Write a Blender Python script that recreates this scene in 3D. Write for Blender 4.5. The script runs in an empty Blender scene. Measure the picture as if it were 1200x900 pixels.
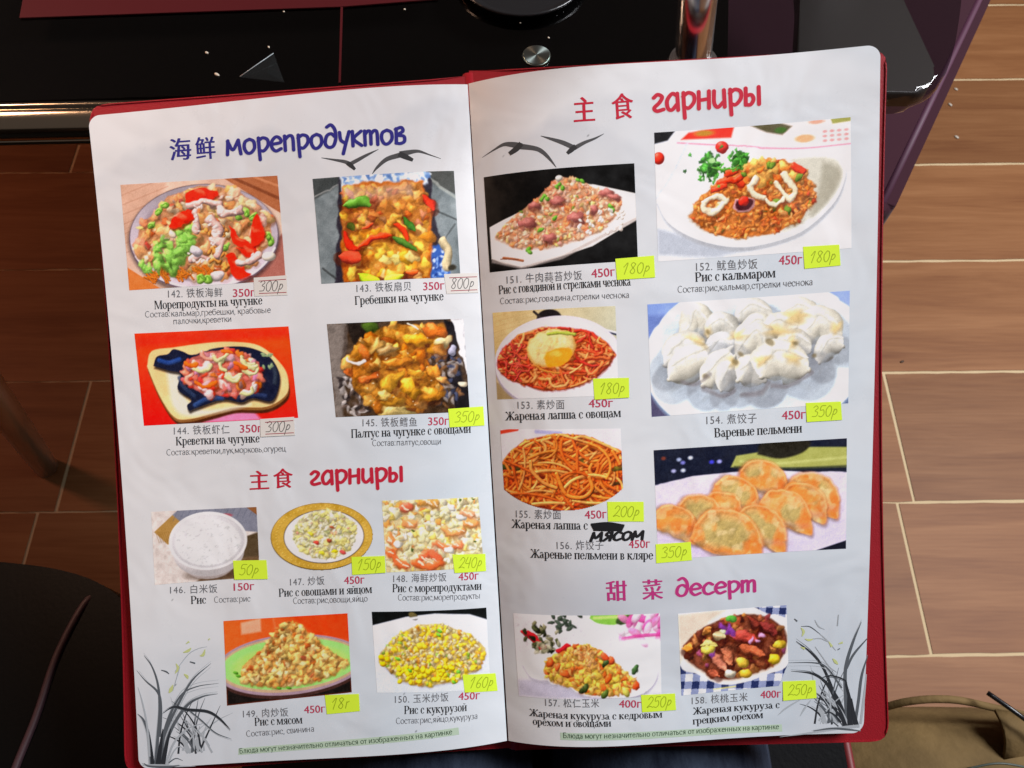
import bpy, bmesh, math, random
import numpy as np
from mathutils import Vector, Matrix, Euler
SC=bpy.context.scene; COL=SC.collection
# ---------------------------------------------------------------- camera, light, exposure
cd=bpy.data.cameras.new('camera'); cam=bpy.data.objects.new('camera',cd); COL.objects.link(cam)
cd.sensor_width=36; cd.lens=28.2; cd.clip_start=.01; cd.clip_end=60
cam.location=(0,0,1.05); cam.rotation_euler=(math.radians(27),0,0); SC.camera=cam
cd.dof.use_dof=True; cd.dof.focus_distance=.445; cd.dof.aperture_fstop=22.0
W=bpy.data.worlds.new('World'); SC.world=W; W.use_nodes=True
W.node_tree.nodes['Background'].inputs[0].default_value=(1.0,.78,.70,1)
W.node_tree.nodes['Background'].inputs[1].default_value=.06
def area(name,loc,target,size,power,color):
    l=bpy.data.lights.new(name,'AREA'); l.shape='RECTANGLE'; l.size,l.size_y=size; l.energy=power; l.color=color
    o=bpy.data.objects.new(name,l); COL.objects.link(o); o.location=loc
    o.rotation_euler=(Vector(target)-Vector(loc)).to_track_quat('-Z','Y').to_euler(); return o
area('window_light',(1.75,.75,2.5),(.05,.25,.6),(1.1,1.0),106,(.945,.955,1.0))
area('low_warm_lamp',(-1.6,.95,.95),(-.2,.3,.5),(.2,.2),4.2,(1.0,.36,.19))  # unseen warm lamp low at the left, placed to redden the floor
area('added_warm_fill',(-.68,.55,1.25),(-.05,.2,.65),(.22,.10),3.2,(1.0,.60,.40))  # unseen warm fill added to tint the gutter and streak the rail
vs=SC.view_settings; vs.view_transform='Standard'; vs.look='None'; vs.exposure=0; vs.gamma=1
SC.cycles.max_bounces=8; SC.cycles.transparent_max_bounces=12
# ---------------------------------------------------------------- helpers
def lin(c):
    c=np.asarray(c,float)/255.; return np.where(c<=.04045,c/12.92,((c+.055)/1.055)**2.4)
def mat(name,col=(.5,.5,.5),rough=.5,metal=0.,spec=.5):
    m=bpy.data.materials.new(name); m.use_nodes=True; b=m.node_tree.nodes['Principled BSDF']
    b.inputs['Base Color'].default_value=(*col,1); b.inputs['Roughness'].default_value=rough
    b.inputs['Metallic'].default_value=metal; b.inputs['Specular IOR Level'].default_value=spec
    return m
def nd(m,t,**k):
    n=m.node_tree.nodes.new(t)
    for a,v in k.items(): setattr(n,a,v)
    return n
def lk(m,a,b): m.node_tree.links.new(a,b)
def bsdf(m): return m.node_tree.nodes['Principled BSDF']
def noise_bump(m,scale,strength,dist=.001,detail=4):
    t=nd(m,'ShaderNodeTexCoord'); n=nd(m,'ShaderNodeTexNoise'); n.inputs['Scale'].default_value=scale; n.inputs['Detail'].default_value=detail
    b=nd(m,'ShaderNodeBump'); b.inputs['Strength'].default_value=strength; b.inputs['Distance'].default_value=dist
    lk(m,t.outputs['Object'],n.inputs['Vector']); lk(m,n.outputs['Fac'],b.inputs['Height']); lk(m,b.outputs['Normal'],bsdf(m).inputs['Normal']); return n
def noise_col(m,scale,c0,c1,lo=.35,hi=.65,vscale=(1,1,1),detail=5,rough=.6):
    t=nd(m,'ShaderNodeTexCoord'); mp=nd(m,'ShaderNodeMapping'); mp.inputs['Scale'].default_value=vscale
    n=nd(m,'ShaderNodeTexNoise'); n.inputs['Scale'].default_value=scale; n.inputs['Detail'].default_value=detail; n.inputs['Roughness'].default_value=rough
    r=nd(m,'ShaderNodeValToRGB'); r.color_ramp.elements[0].color=(*c0,1); r.color_ramp.elements[1].color=(*c1,1)
    r.color_ramp.elements[0].position=lo; r.color_ramp.elements[1].position=hi
    lk(m,t.outputs['Object'],mp.inputs['Vector']); lk(m,mp.outputs['Vector'],n.inputs['Vector']); lk(m,n.outputs['Fac'],r.inputs['Fac']); lk(m,r.outputs['Color'],bsdf(m).inputs['Base Color'])
def raw_mesh(name,V,F,m,parent=None,cols=None,smooth=False):
    """V (n,3); F array (k,4)/(k,3) or list of index lists; cols (n,3) linear per point"""
    me=bpy.data.meshes.new(name); V=np.asarray(V,np.float32)
    if isinstance(F,np.ndarray):
        k=F.shape[1]; cnt=np.full(len(F),k,np.int32); idx=F.astype(np.int32).ravel()
    else:
        cnt=np.array([len(f) for f in F],np.int32); idx=np.array([i for f in F for i in f],np.int32)
    me.vertices.add(len(V)); me.vertices.foreach_set('co',V.ravel())
    me.loops.add(len(idx)); me.loops.foreach_set('vertex_index',idx)
    me.polygons.add(len(cnt)); me.polygons.foreach_set('loop_start',np.concatenate([[0],np.cumsum(cnt)[:-1]]).astype(np.int32))
    me.update(calc_edges=True); me.validate()
    if cols is not None:
        a=me.color_attributes.new('Col','FLOAT_COLOR','POINT'); c=np.ones((len(V),4),np.float32); c[:,:3]=cols
        a.data.foreach_set('color',c.ravel())
    me.polygons.foreach_set('use_smooth',np.full(len(me.polygons),bool(smooth)))
    if m: me.materials.append(m)
    o=bpy.data.objects.new(name,me); COL.objects.link(o)
    if parent: o.parent=parent
    return o
def bm_obj(name,bm,m,parent=None,smooth=True):
    me=bpy.data.meshes.new(name); bmesh.ops.recalc_face_normals(bm,faces=bm.faces); bm.to_mesh(me); bm.free()
    if m: me.materials.append(m)
    if smooth: me.polygons.foreach_set('use_smooth',np.array([len(p.vertices)<=4 or p.area<1e-4 for p in me.polygons]))
    o=bpy.data.objects.new(name,me); COL.objects.link(o)
    if parent: o.parent=parent
    return o
def tag(o,label=None,cat=None,group=None,kind=None):
    if label: o['label']=label
    if cat: o['category']=cat
    if group: o['group']=group
    if kind: o['kind']=kind
    return o
def empty(name,loc=(0,0,0),rot=(0,0,0)):
    o=bpy.data.objects.new(name,None); COL.objects.link(o); o.location=loc; o.rotation_euler=rot; o.empty_display_size=.05
    return o
def prism(pts,z0,z1,bev=0,seg=4):
    bm=bmesh.new(); b=[bm.verts.new((x,y,z0)) for x,y in pts]; t=[bm.verts.new((x,y,z1)) for x,y in pts]; n=len(pts)
    bm.faces.new(b[::-1]); top=bm.faces.new(t)
    for i in range(n): bm.faces.new((b[i],b[(i+1)%n],t[(i+1)%n],t[i]))
    if bev:
        es=[e for e in bm.edges if abs(e.verts[0].co.z-e.verts[1].co.z)<1e-6]
        bmesh.ops.bevel(bm,geom=es,offset=bev,segments=seg,profile=.5,affect='EDGES',clamp_overlap=True)
    return bm
def crom(P,n=8):
    P=np.asarray(P,float)
    if len(P)<3: 
        t=np.linspace(0,1,n+1)[:,None]; return P[0]*(1-t)+P[-1]*t
    Q=np.vstack([2*P[0]-P[1],P,2*P[-1]-P[-2]]); out=[]
    for i in range(1,len(Q)-2):
        for t in np.linspace(0,1,n,endpoint=False):
            a,b,c,d=Q[i-1],Q[i],Q[i+1],Q[i+2]
            out.append(.5*((2*b)+(c-a)*t+(2*a-5*b+4*c-d)*t*t+(3*b-a-3*c+d)*t**3))
    out.append(P[-1]); return np.array(out)
def tube(bm,P,R,n=12,cap=True):
    P=[Vector(p) for p in P]; rings=[]
    if not hasattr(R,'__len__'): R=[R]*len(P)
    pn=None
    for i,p in enumerate(P):
        d=(P[min(i+1,len(P)-1)]-P[max(i-1,0)]).normalized()
        u=(pn-d*pn.dot(d)) if pn else d.orthogonal()
        u.normalize(); pn=u; v=d.cross(u)
        rings.append([bm.verts.new(p+(u*math.cos(a)+v*math.sin(a))*R[i]) for a in [2*math.pi*k/n for k in range(n)]])
    for a,b in zip(rings,rings[1:]):
        for k in range(n): bm.faces.new((a[k],a[(k+1)%n],b[(k+1)%n],b[k]))
    if cap: bm.faces.new(rings[0][::-1]); bm.faces.new(rings[-1])
def rounded(pts,r,seg=6):
    out=[];n=len(pts)
    for i in range(n):
        p=Vector(pts[i]);a=Vector(pts[i-1]);b=Vector(pts[(i+1)%n]); rr=r[i] if hasattr(r,'__len__') else r
        if rr<=0: out.append(tuple(p)); continue
        u=(a-p).normalized();w=(b-p).normalized(); rr=min(rr,(a-p).length*.48,(b-p).length*.48)
        for k in range(seg+1):
            t=k/seg; out.append(tuple((p+u*rr)*(1-t)**2+p*2*t*(1-t)+(p+w*rr)*t*t))
    return out
# ---------------------------------------------------------------- floor
RNG=random.Random(4)
m_sub=mat('floor_joint',(.62,.47,.27),.8)
m_wood=mat('laminate',(.4,.2,.1),.5,0,.2)
def wood():
    m=m_wood; at=nd(m,'ShaderNodeAttribute'); at.attribute_name='Col'
    t=nd(m,'ShaderNodeTexCoord'); mp=nd(m,'ShaderNodeMapping'); mp.inputs['Scale'].default_value=(.9,11,1)
    sx=nd(m,'ShaderNodeVectorMath',operation='ADD'); sc=nd(m,'ShaderNodeVectorMath',operation='SCALE'); sc.inputs[3].default_value=37.
    lk(m,at.outputs['Vector'],sc.inputs[0]); lk(m,t.outputs['Object'],sx.inputs[0]); lk(m,sc.outputs[0],sx.inputs[1]); lk(m,sx.outputs[0],mp.inputs['Vector'])
    n=nd(m,'ShaderNodeTexNoise'); n.inputs['Scale'].default_value=2.6; n.inputs['Detail'].default_value=7; n.inputs['Roughness'].default_value=.62; n.inputs['Distortion'].default_value=.9
    lk(m,mp.outputs[0],n.inputs['Vector'])
    mp2=nd(m,'ShaderNodeMapping'); mp2.inputs['Scale'].default_value=(7,160,1); n2=nd(m,'ShaderNodeTexNoise'); n2.inputs['Scale'].default_value=2.; n2.inputs['Detail'].default_value=4
    lk(m,sx.outputs[0],mp2.inputs['Vector']); lk(m,mp2.outputs[0],n2.inputs['Vector'])
    r=nd(m,'ShaderNodeValToRGB'); e=r.color_ramp.elements
    e[0].position=.2; e[0].color=(.155,.054,.018,1); e[1].position=.8; e[1].color=(.31,.142,.058,1); q=r.color_ramp.elements.new(.5); q.color=(.235,.098,.036,1)
    ma=nd(m,'ShaderNodeMath',operation='MULTIPLY_ADD'); ma.inputs[1].default_value=.34; lk(m,n2.outputs['Fac'],ma.inputs[0]); 
    sb=nd(m,'ShaderNodeMath',operation='SUBTRACT'); sb.inputs[1].default_value=.17; lk(m,n.outputs['Fac'],sb.inputs[0]); lk(m,sb.outputs[0],ma.inputs[2])
    lk(m,ma.outputs[0],r.inputs['Fac'])
    hs=nd(m,'ShaderNodeHueSaturation'); lk(m,r.outputs['Color'],hs.inputs['Color'])
    sp=nd(m,'ShaderNodeSeparateXYZ'); lk(m,at.outputs['Vector'],sp.inputs[0]); mr=nd(m,'ShaderNodeMapRange'); mr.inputs[3].default_value=.86; mr.inputs[4].default_value=1.12
    lk(m,sp.outputs[0],mr.inputs[0]); lk(m,mr.outputs[0],hs.inputs['Value']); lk(m,hs.outputs[0],bsdf(m).inputs['Base Color'])
    b=nd(m,'ShaderNodeBump'); b.inputs['Strength'].default_value=.12; b.inputs['Distance'].default_value=.001; lk(m,n2.outputs['Fac'],b.inputs['Height']); lk(m,b.outputs[0],bsdf(m).inputs['Normal'])
wood()
tag(raw_mesh('subfloor',[(-6,-4,-.0009),(6,-4,-.0009),(6,7,-.0009),(-6,7,-.0009)],[[0,1,2,3]],m_sub),kind='structure')
V=[];F=[];C=[]
yaw=.012; PW=.2; PL=1.17
rows=range(-20,32)
for rI in rows:
    y0=.152+PW*rI; off={0:.526,1:.55,2:.18,3:.93,-1:.2,4:.42}.get(rI,RNG.uniform(0,PL))
    for k in range(-5,6):
        x0=off+PL*(k-1); x1=x0+PL; near=abs(x0+PL/2)<2.0 and -3<rI<9
        g=.0015; n=60 if near else 2; col=(RNG.random(),RNG.random(),RNG.random())
        xs=np.linspace(x0+g*1.2,x1-g*1.2,n+1); b=len(V)
        if x0+PL/2<0: g=.0004
        jl=(lambda a:RNG.uniform(0,a) if near else a/2)
        for side in (0,1):
            for i,x in enumerate(xs):
                yy=(y0+g+jl(.0012)) if side==0 else (y0+PW-g-jl(.0012))
                xx=x+(jl(.001) if i==0 else -jl(.001) if i==n else 0)
                V.append((xx,yy+yaw*xx-.005,0)); C.append(col)
        for i in range(n): F.append([b+i,b+i+1,b+n+2+i,b+n+1+i])
fl=raw_mesh('floor',V,F,m_wood,cols=np.array(C)); tag(fl,kind='structure')
# ---------------------------------------------------------------- glass table
m_glass=bpy.data.materials.new('tinted_glass'); m_glass.use_nodes=True
def glass(m,tint):
    nt=m.node_tree; nt.nodes.clear(); o=nd(m,'ShaderNodeOutputMaterial'); mx=nd(m,'ShaderNodeMixShader'); tr=nd(m,'ShaderNodeBsdfTransparent'); gl=nd(m,'ShaderNodeBsdfGlossy')
    tr.inputs[0].default_value=(*tint,1); gl.inputs['Roughness'].default_value=.03; f=nd(m,'ShaderNodeFresnel'); f.inputs[0].default_value=1.5
    ge=nd(m,'ShaderNodeNewGeometry'); iv=nd(m,'ShaderNodeMath',operation='SUBTRACT'); iv.inputs[0].default_value=1.; lk(m,ge.outputs['Backfacing'],iv.inputs[1]); mu=nd(m,'ShaderNodeMath',operation='MULTIPLY'); lk(m,f.outputs[0],mu.inputs[0]); lk(m,iv.outputs[0],mu.inputs[1]); lk(m,mu.outputs[0],mx.inputs[0]); lk(m,tr.outputs[0],mx.inputs[1]); lk(m,gl.outputs[0],mx.inputs[2]); lk(m,mx.outputs[0],o.inputs[0])
glass(m_glass,(.62,.62,.63))
m_chrome=mat('chrome',(.75,.75,.74),.12,1)
m_rail=mat('warm_chrome',(.80,.72,.56),.16,1)
m_satin=mat('satin_steel',(.9,.9,.9),.36,1)
m_steel=mat('brushed_steel',(.50,.58,.54),.32,1); bsdf(m_steel).inputs['Anisotropic'].default_value=.85
tg=nd(m_steel,'ShaderNodeTangent'); tg.axis='Z'; lk(m_steel,tg.outputs[0],bsdf(m_steel).inputs['Tangent'])
m_edge=mat('dark_glass_edge',(.03,.032,.028),.12,0,.8)
ZT=.715
T=empty('glass_table',(-.25,.7,0)); tag(T,'dark tinted glass table with rounded corner, chrome legs and a steel disc','table')
def loc_pts(pts,o): return [(x-o.location.x,y-o.location.y) for x,y in pts]
out=[(-1.05,.335),(-.293,.352),(-.04,.3625),(.205,.352),(.246,.36),(.263,.393),(.279,.438),(.33,.62),(.34,.9),(.30,1.15),(-1.05,1.15)]
out=rounded(out,[.05,0,0,.02,.016,.02,.02,.1,.1,.05,.05],5)
bm_obj('glass_top',prism(loc_pts(out,T),ZT-.013,ZT,.0055,5),m_glass,T)
# darker bevelled rim below the front edge
bm=bmesh.new(); tube(bm,[Vector(p)-T.location for p in [(-1.02,.343,.694),(-.31,.355,.694),(-.17,.359,.694),(-.03,.366,.694)]],.0105,24)
for dz,dy,r_ in ((.0085,.004,.0035),(-.006,-.0075,.003)): tube(bm,[Vector(p)+Vector((0,dy,dz))-T.location for p in [(-1.02,.343,.694),(-.31,.355,.694),(-.17,.359,.694),(-.03,.366,.694)]],r_,12)
bm_obj('frame_rail',bm,m_rail,T)
def leg(top,foot,r0,r1):
    bm=bmesh.new(); a=Vector(top)-T.location; b=Vector(foot)-T.location
    tube(bm,[a,a.lerp(b,.35),a.lerp(b,.7),b],[r0,r0*.9+r1*.1,r0*.5+r1*.5,r1],20); return bm_obj('leg',bm,m_satin,T)
leg((-.52,.45,ZT-.016),(-.649,.404,0),.024,.015)
bp=rounded([(-1.03,.352),(-.293,.366),(-.04,.375),(.128,.369),(.139,.45),(.16,.64),(.24,1.13),(-1.03,1.13)],.01,3)
bm_obj('black_panel',prism(loc_pts(bp,T),ZT-.0165,ZT-.0135),mat('black_paint',(.004,.0035,.003),.5,0,.1),T,False)
leg((.26,.98,ZT-.016),(.30,1.1,0),.02,.015)
leg((-.75,1.0,ZT-.016),(-.95,1.1,0),.024,.015)
bm=bmesh.new(); bmesh.ops.create_cone(bm,cap_ends=True,segments=40,radius1=.0086,radius2=.0083,depth=.0016)
bmesh.ops.bevel(bm,geom=[e for e in bm.edges if e.calc_face_angle(0)>.8],offset=.0005,segments=2,affect='EDGES')
d=bm_obj('fixing_disc',bm,m_steel,T,False); d.location=(.0145+.25,.388-.7,ZT+.0008)
m_redrefl=mat('red_reflection_tint',(.062,.007,.009),.3)  # dim red reflections in the glass, laid on as thin red plates
refl=[(-.300,.4205),(-.105,.4305),(-.046,.4375),(-.046,.62),(-.33,.62)]
bm_obj('red_reflection',prism(loc_pts(refl,T),ZT+.0003,ZT+.0011),m_redrefl,T,False)
ln=[(-.1003,.366),(-.0991,.366),(-.1040,.4305),(-.1054,.4305)]
bm_obj('red_reflection_line',prism(loc_pts(ln,T),ZT+.0003,ZT+.0009),m_redrefl,T,False)
# polished post standing on the glass, right of the disc
bm=bmesh.new(); po=Vector((.106,.381,ZT)); tube(bm,[Vector((0,0,.0)),Vector((-.0015,0,.012)),Vector((-.030,-.003,.22))],[.0108,.0104,.0104],40); tube(bm,[Vector((0,0,0)),Vector((0,0,.004))],[.015,.014],32)
o=bm_obj('chrome_post',bm,mat('post_chrome',(.92,.92,.92),.2,1)); o.location=po; tag(o,'polished chrome post standing on the glass table behind the right menu page','post')
# lower shelf of the table, seen through the glass at the right
m_shelf=mat('grey_lacquer',(.07,.061,.055),.35)
sh=[(.24,.588),(.255,.74),(.33,.74),(.326,.588),(.334,.503),(.32,.483),(.218,.482)]
bm_obj('lower_shelf',prism(loc_pts(rounded(sh,.008,3),T),.585,.60,.003,2),m_shelf,T)
# sh=[(.36,.795),(.50,.80),(.47,.99),(.36,1.1)]
for x,y in ((.262,.71),(.322,.71)):
    bm=bmesh.new(); tube(bm,[Vector((x,y,.599))-T.location,Vector((x,y,ZT-.0128))-T.location],.006,12); bm_obj('shelf_bracket',bm,m_satin,T)
# black round tray on the glass
m_blk=mat('black_plastic',(.012,.012,.013),.25)
bm=bmesh.new()
prof=[(.0,.001),(.034,.001),(.038,.004),(.0405,.0055),(.042,.005),(.040,.0022),(.036,0),(0,0)]
n=48; rings=[[bm.verts.new((r*math.cos(2*math.pi*k/n),r*math.sin(2*math.pi*k/n),z)) for k in range(n)] for r,z in prof[1:-1]]
for a,b in zip(rings,rings[1:]):
    for k in range(n): bm.faces.new((a[k],a[(k+1)%n],b[(k+1)%n],b[k]))
bm.faces.new(rings[0]); bm.faces.new(rings[-1])
o=bm_obj('ashtray',bm,m_blk); o.location=(.006,.459,ZT+.0002); tag(o,'small black round dish on the dark glass table, cut by the upper photo edge','dish')
# clear wrapper
m_wrap=mat('clear_film',(.30,.36,.38),.25,0,.6); bsdf(m_wrap).inputs['Alpha'].default_value=.016
bm=bmesh.new(); wv=[(-.158,.3705,.0004),(-.140,.3868,.003),(-.1318,.3665,.0004),(-.142,.372,.0022)]
top=[bm.verts.new((x,y,ZT+z+.0004)) for x,y,z in wv]; bot=[bm.verts.new((x,y,ZT+z)) for x,y,z in wv]
for tri in ((0,3,1),(1,3,2),(0,2,3)): bm.faces.new([top[i] for i in tri]); bm.faces.new([bot[i] for i in tri[::-1]])
for a,b in ((0,1),(1,2),(2,0)): bm.faces.new((bot[a],bot[b],top[b],top[a]))
WR=tag(bm_obj('plastic_wrapper',bm,m_wrap,None,False),'crumpled triangular scrap of clear film on the dark glass table','wrapper')
bm=bmesh.new(); tube(bm,[(-.158,.3705,ZT+.001),(-.149,.379,ZT+.0022),(-.140,.3868,ZT+.0036)],.00025,6); bm_obj('edge_highlight',bm,mat('film_highlight',(.35,.40,.42),.2),WR)  # thin pale rod draws the highlight along the film's edge
# lamp glints built as pale solid flecks; same shape serves a dark speck
m_glint=mat('glint_or_speck',(.55,.49,.40),.4)
def glint_or_speck(loc,r,label,grp,rot,sq):
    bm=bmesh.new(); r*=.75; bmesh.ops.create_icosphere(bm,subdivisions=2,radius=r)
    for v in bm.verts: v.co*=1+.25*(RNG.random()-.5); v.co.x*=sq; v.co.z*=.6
    o=bm_obj('glint_or_speck',bm,m_glint); o.location=(loc[0],loc[1],loc[2]+r*.5); o.rotation_euler=(0,0,rot); tag(o,label,'glint_or_speck',grp); return o
for (x,y),r,sq,l in [((-.181,.391),.0011,1.5,'oval pale fleck as a lamp glint on the glass, upper one left of the clear film'),((-.172,.373),.0012,2.2,'long pale fleck as a lamp glint on the glass just above the menu, left of the clear film'),((-.145,.396),.0007,1.8,'tiny pale fleck as a lamp glint on the glass right above the tip of the clear film'),
    ((-.14,.427),.0007,1.2,'tiny pale fleck as a lamp glint over the red reflection near the upper photo edge'),((-.066,.429),.0008,1.2,'tiny pale fleck as a lamp glint on the glass just right of the red reflection'),((.005,.417),.0006,1.3,'tiny pale fleck as a lamp glint at the rim of the black round dish'),((.022,.404),.0007,1.4,'tiny pale fleck as a lamp glint between the steel disc and the black dish')]:
    glint_or_speck((x,y,ZT),r,l,'pale flecks as lamp glints on the glass table',RNG.uniform(-1.2,-.4),sq)
for (x,y),r,sq,l in [((.802,1.132),.003,1.6,'pale fleck as a lamp glint on the wooden floor beside the purple chair, farthest one'),((.782,1.094),.003,1.9,'pale fleck as a lamp glint on the wooden floor beside the purple chair, middle one of three'),((.774,1.017),.0032,1.8,'pale fleck as a lamp glint on the wooden floor beside the purple chair, nearest of three')]:
    glint_or_speck((x,y,0),r,l,'pale flecks as lamp glints on the floor',-.9,sq)
o=glint_or_speck((.581,.572,0),.0024,'dark brown speck on the floorboard right of the menu','specks on the floor',.4,1.8); o.data.materials.clear(); o.data.materials.append(mat('speck',(.05,.025,.012),.6)); o.name='speck'
# ---------------------------------------------------------------- purple upholstered chair under the table
m_pur=mat('plum_cloth',(.034,.005,.013),.85,0,.2); bsdf(m_pur).inputs['Sheen Weight'].default_value=.12; noise_bump(m_pur,900,.25,.0006)
m_pipe=mat('plum_piping',(.075,.018,.045),.6)
PC=empty('upholstered_chair',(.25,.75,0)); tag(PC,'plum upholstered chair pushed under the glass table','chair')
so=[(.345,.489),(.360,.489),(.532,.785),(.60,.905),(.57,1.0),(.0,1.0),(-.03,.5)]
bm_obj('seat',prism(loc_pts(rounded(so,[.01,.014,.05,.06,.06,.06,.06],5),PC),.375,.45,.022,5),m_pur,PC)
bm=bmesh.new(); tube(bm,[Vector((x,y,.447))-PC.location for x,y in [(.352,.500),(.44,.650),(.522,.790),(.583,.90)]],.0045,8); bm_obj('piping',bm,m_pipe,PC)
for x,y in ((.03,.55),(.31,.56),(.04,.95),(.52,.95)):
    bm=bmesh.new(); tube(bm,[Vector((x,y,.37))-PC.location,Vector((x,y,0))-PC.location],[.02,.014],12); bm_obj('leg',bm,m_blk,PC)
# grey cushion-like board seen through the glass: backrest of the plum chair
# ---------------------------------------------------------------- black leather chair at lower left
m_lea=mat('black_leather',(.003,.003,.003),.40,0,.10); noise_bump(m_lea,420,.15,.0005)
m_seam=mat('seam_piping',(.065,.030,.038),.55)
BC=empty('leather_chair',(-.5,-.1,0)); tag(BC,'black leather chair seat with a dark plum seam, lower left beside the menu','chair')
so=[(-.78,.142),(-.373,.150),(-.334,.146),(-.30,.137),(-.268,.117),(-.245,.08),(-.235,.02),(-.235,-.34),(-.78,-.34)]
bm_obj('seat',prism(loc_pts(rounded(so,[.04,0,.03,.03,.03,.03,.03,.05,.05],4),BC),.36,.47,.02,6),m_lea,BC)
bm=bmesh.new(); P=crom([Vector((x,y,z))-BC.location for x,y,z in [(-.297,.131,.462),(-.3045,.120,.4695),(-.3145,.085,.4705),(-.3185,.045,.4705),(-.3255,.0,.4705),(-.335,-.1,.4705),(-.34,-.3,.4705)]],6); tube(bm,[Vector(p) for p in P],.0026,8); bm_obj('piping',bm,m_seam,BC)
for x,y in ((-.74,.10),(-.28,.06),(-.74,-.3),(-.28,-.3)):
    bm=bmesh.new(); tube(bm,[Vector((x,y,.37))-BC.location,Vector((x,y,0))-BC.location],[.02,.014],12); bm_obj('leg',bm,m_blk,BC)
bm_obj('backrest',prism(loc_pts([(-.80,-.40),(-.22,-.40),(-.22,-.345),(-.80,-.345)],BC),.40,.88,.02,4),m_lea,BC)
# ---------------------------------------------------------------- diner's own chair (black, red piping) and the diner's lap
m_redpipe=mat('red_piping',(.16,.012,.014),.5)
DC=empty('dining_chair',(.03,-.2,0)); tag(DC,'black dining chair with dark red edging under the person in jeans','chair')
m_vinyl=mat('black_vinyl',(.004,.004,.0045),.6,0,.06); noise_bump(m_vinyl,300,.35,.001)
bm_obj('seat',prism(loc_pts(rounded([(-.19,-.42),(.236,-.42),(.236,.062),(-.19,.062)],.03,5),DC),.355,.425,.016,5),m_vinyl,DC)
bm=bmesh.new(); tube(bm,[Vector(p)-DC.location for p in [(.240,-.4,.419),(.240,.0,.419),(.239,.045,.419),(.232,.060,.419),(.2,.064,.419),(-.15,.064,.419)]],.0042,8); bm_obj('piping',bm,m_redpipe,DC)
for x,y in ((-.15,.03),(.20,.03),(-.15,-.38),(.20,-.38)):
    bm=bmesh.new(); tube(bm,[Vector((x,y,.357))-DC.location,Vector((x,y,0))-DC.location],[.018,.013],12); bm_obj('leg',bm,m_blk,DC)
m_den=mat('denim',(.03,.04,.07),.85,0,.2)
noise_col(m_den,34,(.008,.012,.026),(.055,.075,.115),.38,.74,(1,.35,1),6,.7); noise_bump(m_den,700,.5,.0007)
me=bpy.data.meshes.new('person')
jv=[(.015,-.22,.535,.13,.11),(.075,-.18,.505,.088,.085),(.094,-.02,.480,.080,.072),(.096,.13,.475,.070,.064),(.09,.235,.465,.062,.064),(.092,.285,.40,.058,.058),(.095,.27,.22,.048,.05),(.098,.25,.08,.036,.038),
    (-.045,-.18,.505,.088,.085),(-.05,-.02,.482,.072,.071),(-.052,.13,.475,.066,.064),(-.055,.235,.465,.062,.064),(-.056,.285,.40,.058,.058),(-.06,.27,.22,.048,.05),(-.064,.25,.08,.036,.038),(.015,-.26,.64,.13,.10)]
je=[(0,1),(1,2),(2,3),(3,4),(4,5),(5,6),(6,7),(0,8),(8,9),(9,10),(10,11),(11,12),(12,13),(13,14),(0,15)]
me.from_pydata([j[:3] for j in jv],je,[]); me.materials.append(m_den)
PE=bpy.data.objects.new('person',me); COL.objects.link(PE); md=PE.modifiers.new('s','SKIN')
for i,j in enumerate(jv): me.skin_vertices[0].data[i].radius=j[3:5]
me.skin_vertices[0].data[0].use_root=True; md.use_smooth_shade=True; ms=PE.modifiers.new('u','SUBSURF'); ms.levels=ms.render_levels=2
tag(PE,'seated person in dark blue jeans, only the lap showing under the open menu','person')
m_seam2=mat('denim_fade',(.30,.33,.37),.9)
for sx,so_ in ((-.022,0),(.0455,1)):
    pass
m_shoe=mat('shoe',(.03,.03,.03),.6)
for sx in (.098,-.064):
    bm=bmesh.new(); tube(bm,[(sx,.20,.045),(sx,.24,.05),(sx,.31,.042),(sx,.37,.032),(sx,.40,.028)],[.028,.042,.042,.036,.02],14)
    for v in bm.verts: v.co.z=max(v.co.z,.002)
    bm_obj('shoe',bm,m_shoe,PE)
# ---------------------------------------------------------------- tan bag on the floor, lower right
m_tan=mat('tan_suede',(.20,.125,.055),.8,0,.25); noise_col(m_tan,9,(.10,.062,.022),(.25,.160,.062),.3,.7,(1,1,1),5,.6); noise_bump(m_tan,120,.5,.002)
m_dark=mat('bag_lining',(.018,.016,.014),.6)
BG=empty('handbag',(.42,-.02,0)); tag(BG,'slouchy tan handbag with black straps on the floor at the lower right','bag')
def sblob(name,c,r,p,m,bump=0,seed=1,u=40,v=26):
    bm=bmesh.new(); bmesh.ops.create_uvsphere(bm,u_segments=u,v_segments=v,radius=1); rg=np.random.default_rng(seed); ph=rg.uniform(0,6.3,(6,)); fr=rg.uniform(2,6,(6,3))
    for q in bm.verts:
        n=q.co.copy(); w=sum(math.sin(fr[i]@np.array(n)+ph[i]) for i in range(6))/6
        f=lambda a:math.copysign(abs(a)**p,a)
        q.co=Vector((f(n.x)*r[0],f(n.y)*r[1],f(n.z)*r[2]))*(1+bump*w)+Vector(c)-BG.location
        q.co.z=max(q.co.z,0)
    return bm_obj(name,bm,m,BG)
sblob('body',(.405,-.045,.138),(.150,.124,.150),.60,m_tan,.035,3)
bm=bmesh.new(); tube(bm,[Vector(p)-BG.location for p in crom([(.325,.064,.232),(.355,.073,.272),(.39,.074,.286),(.43,.068,.279),(.475,.060,.266),(.53,.05,.24)],6)],.0035,8); bm_obj('rim',bm,m_tan,BG)
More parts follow.
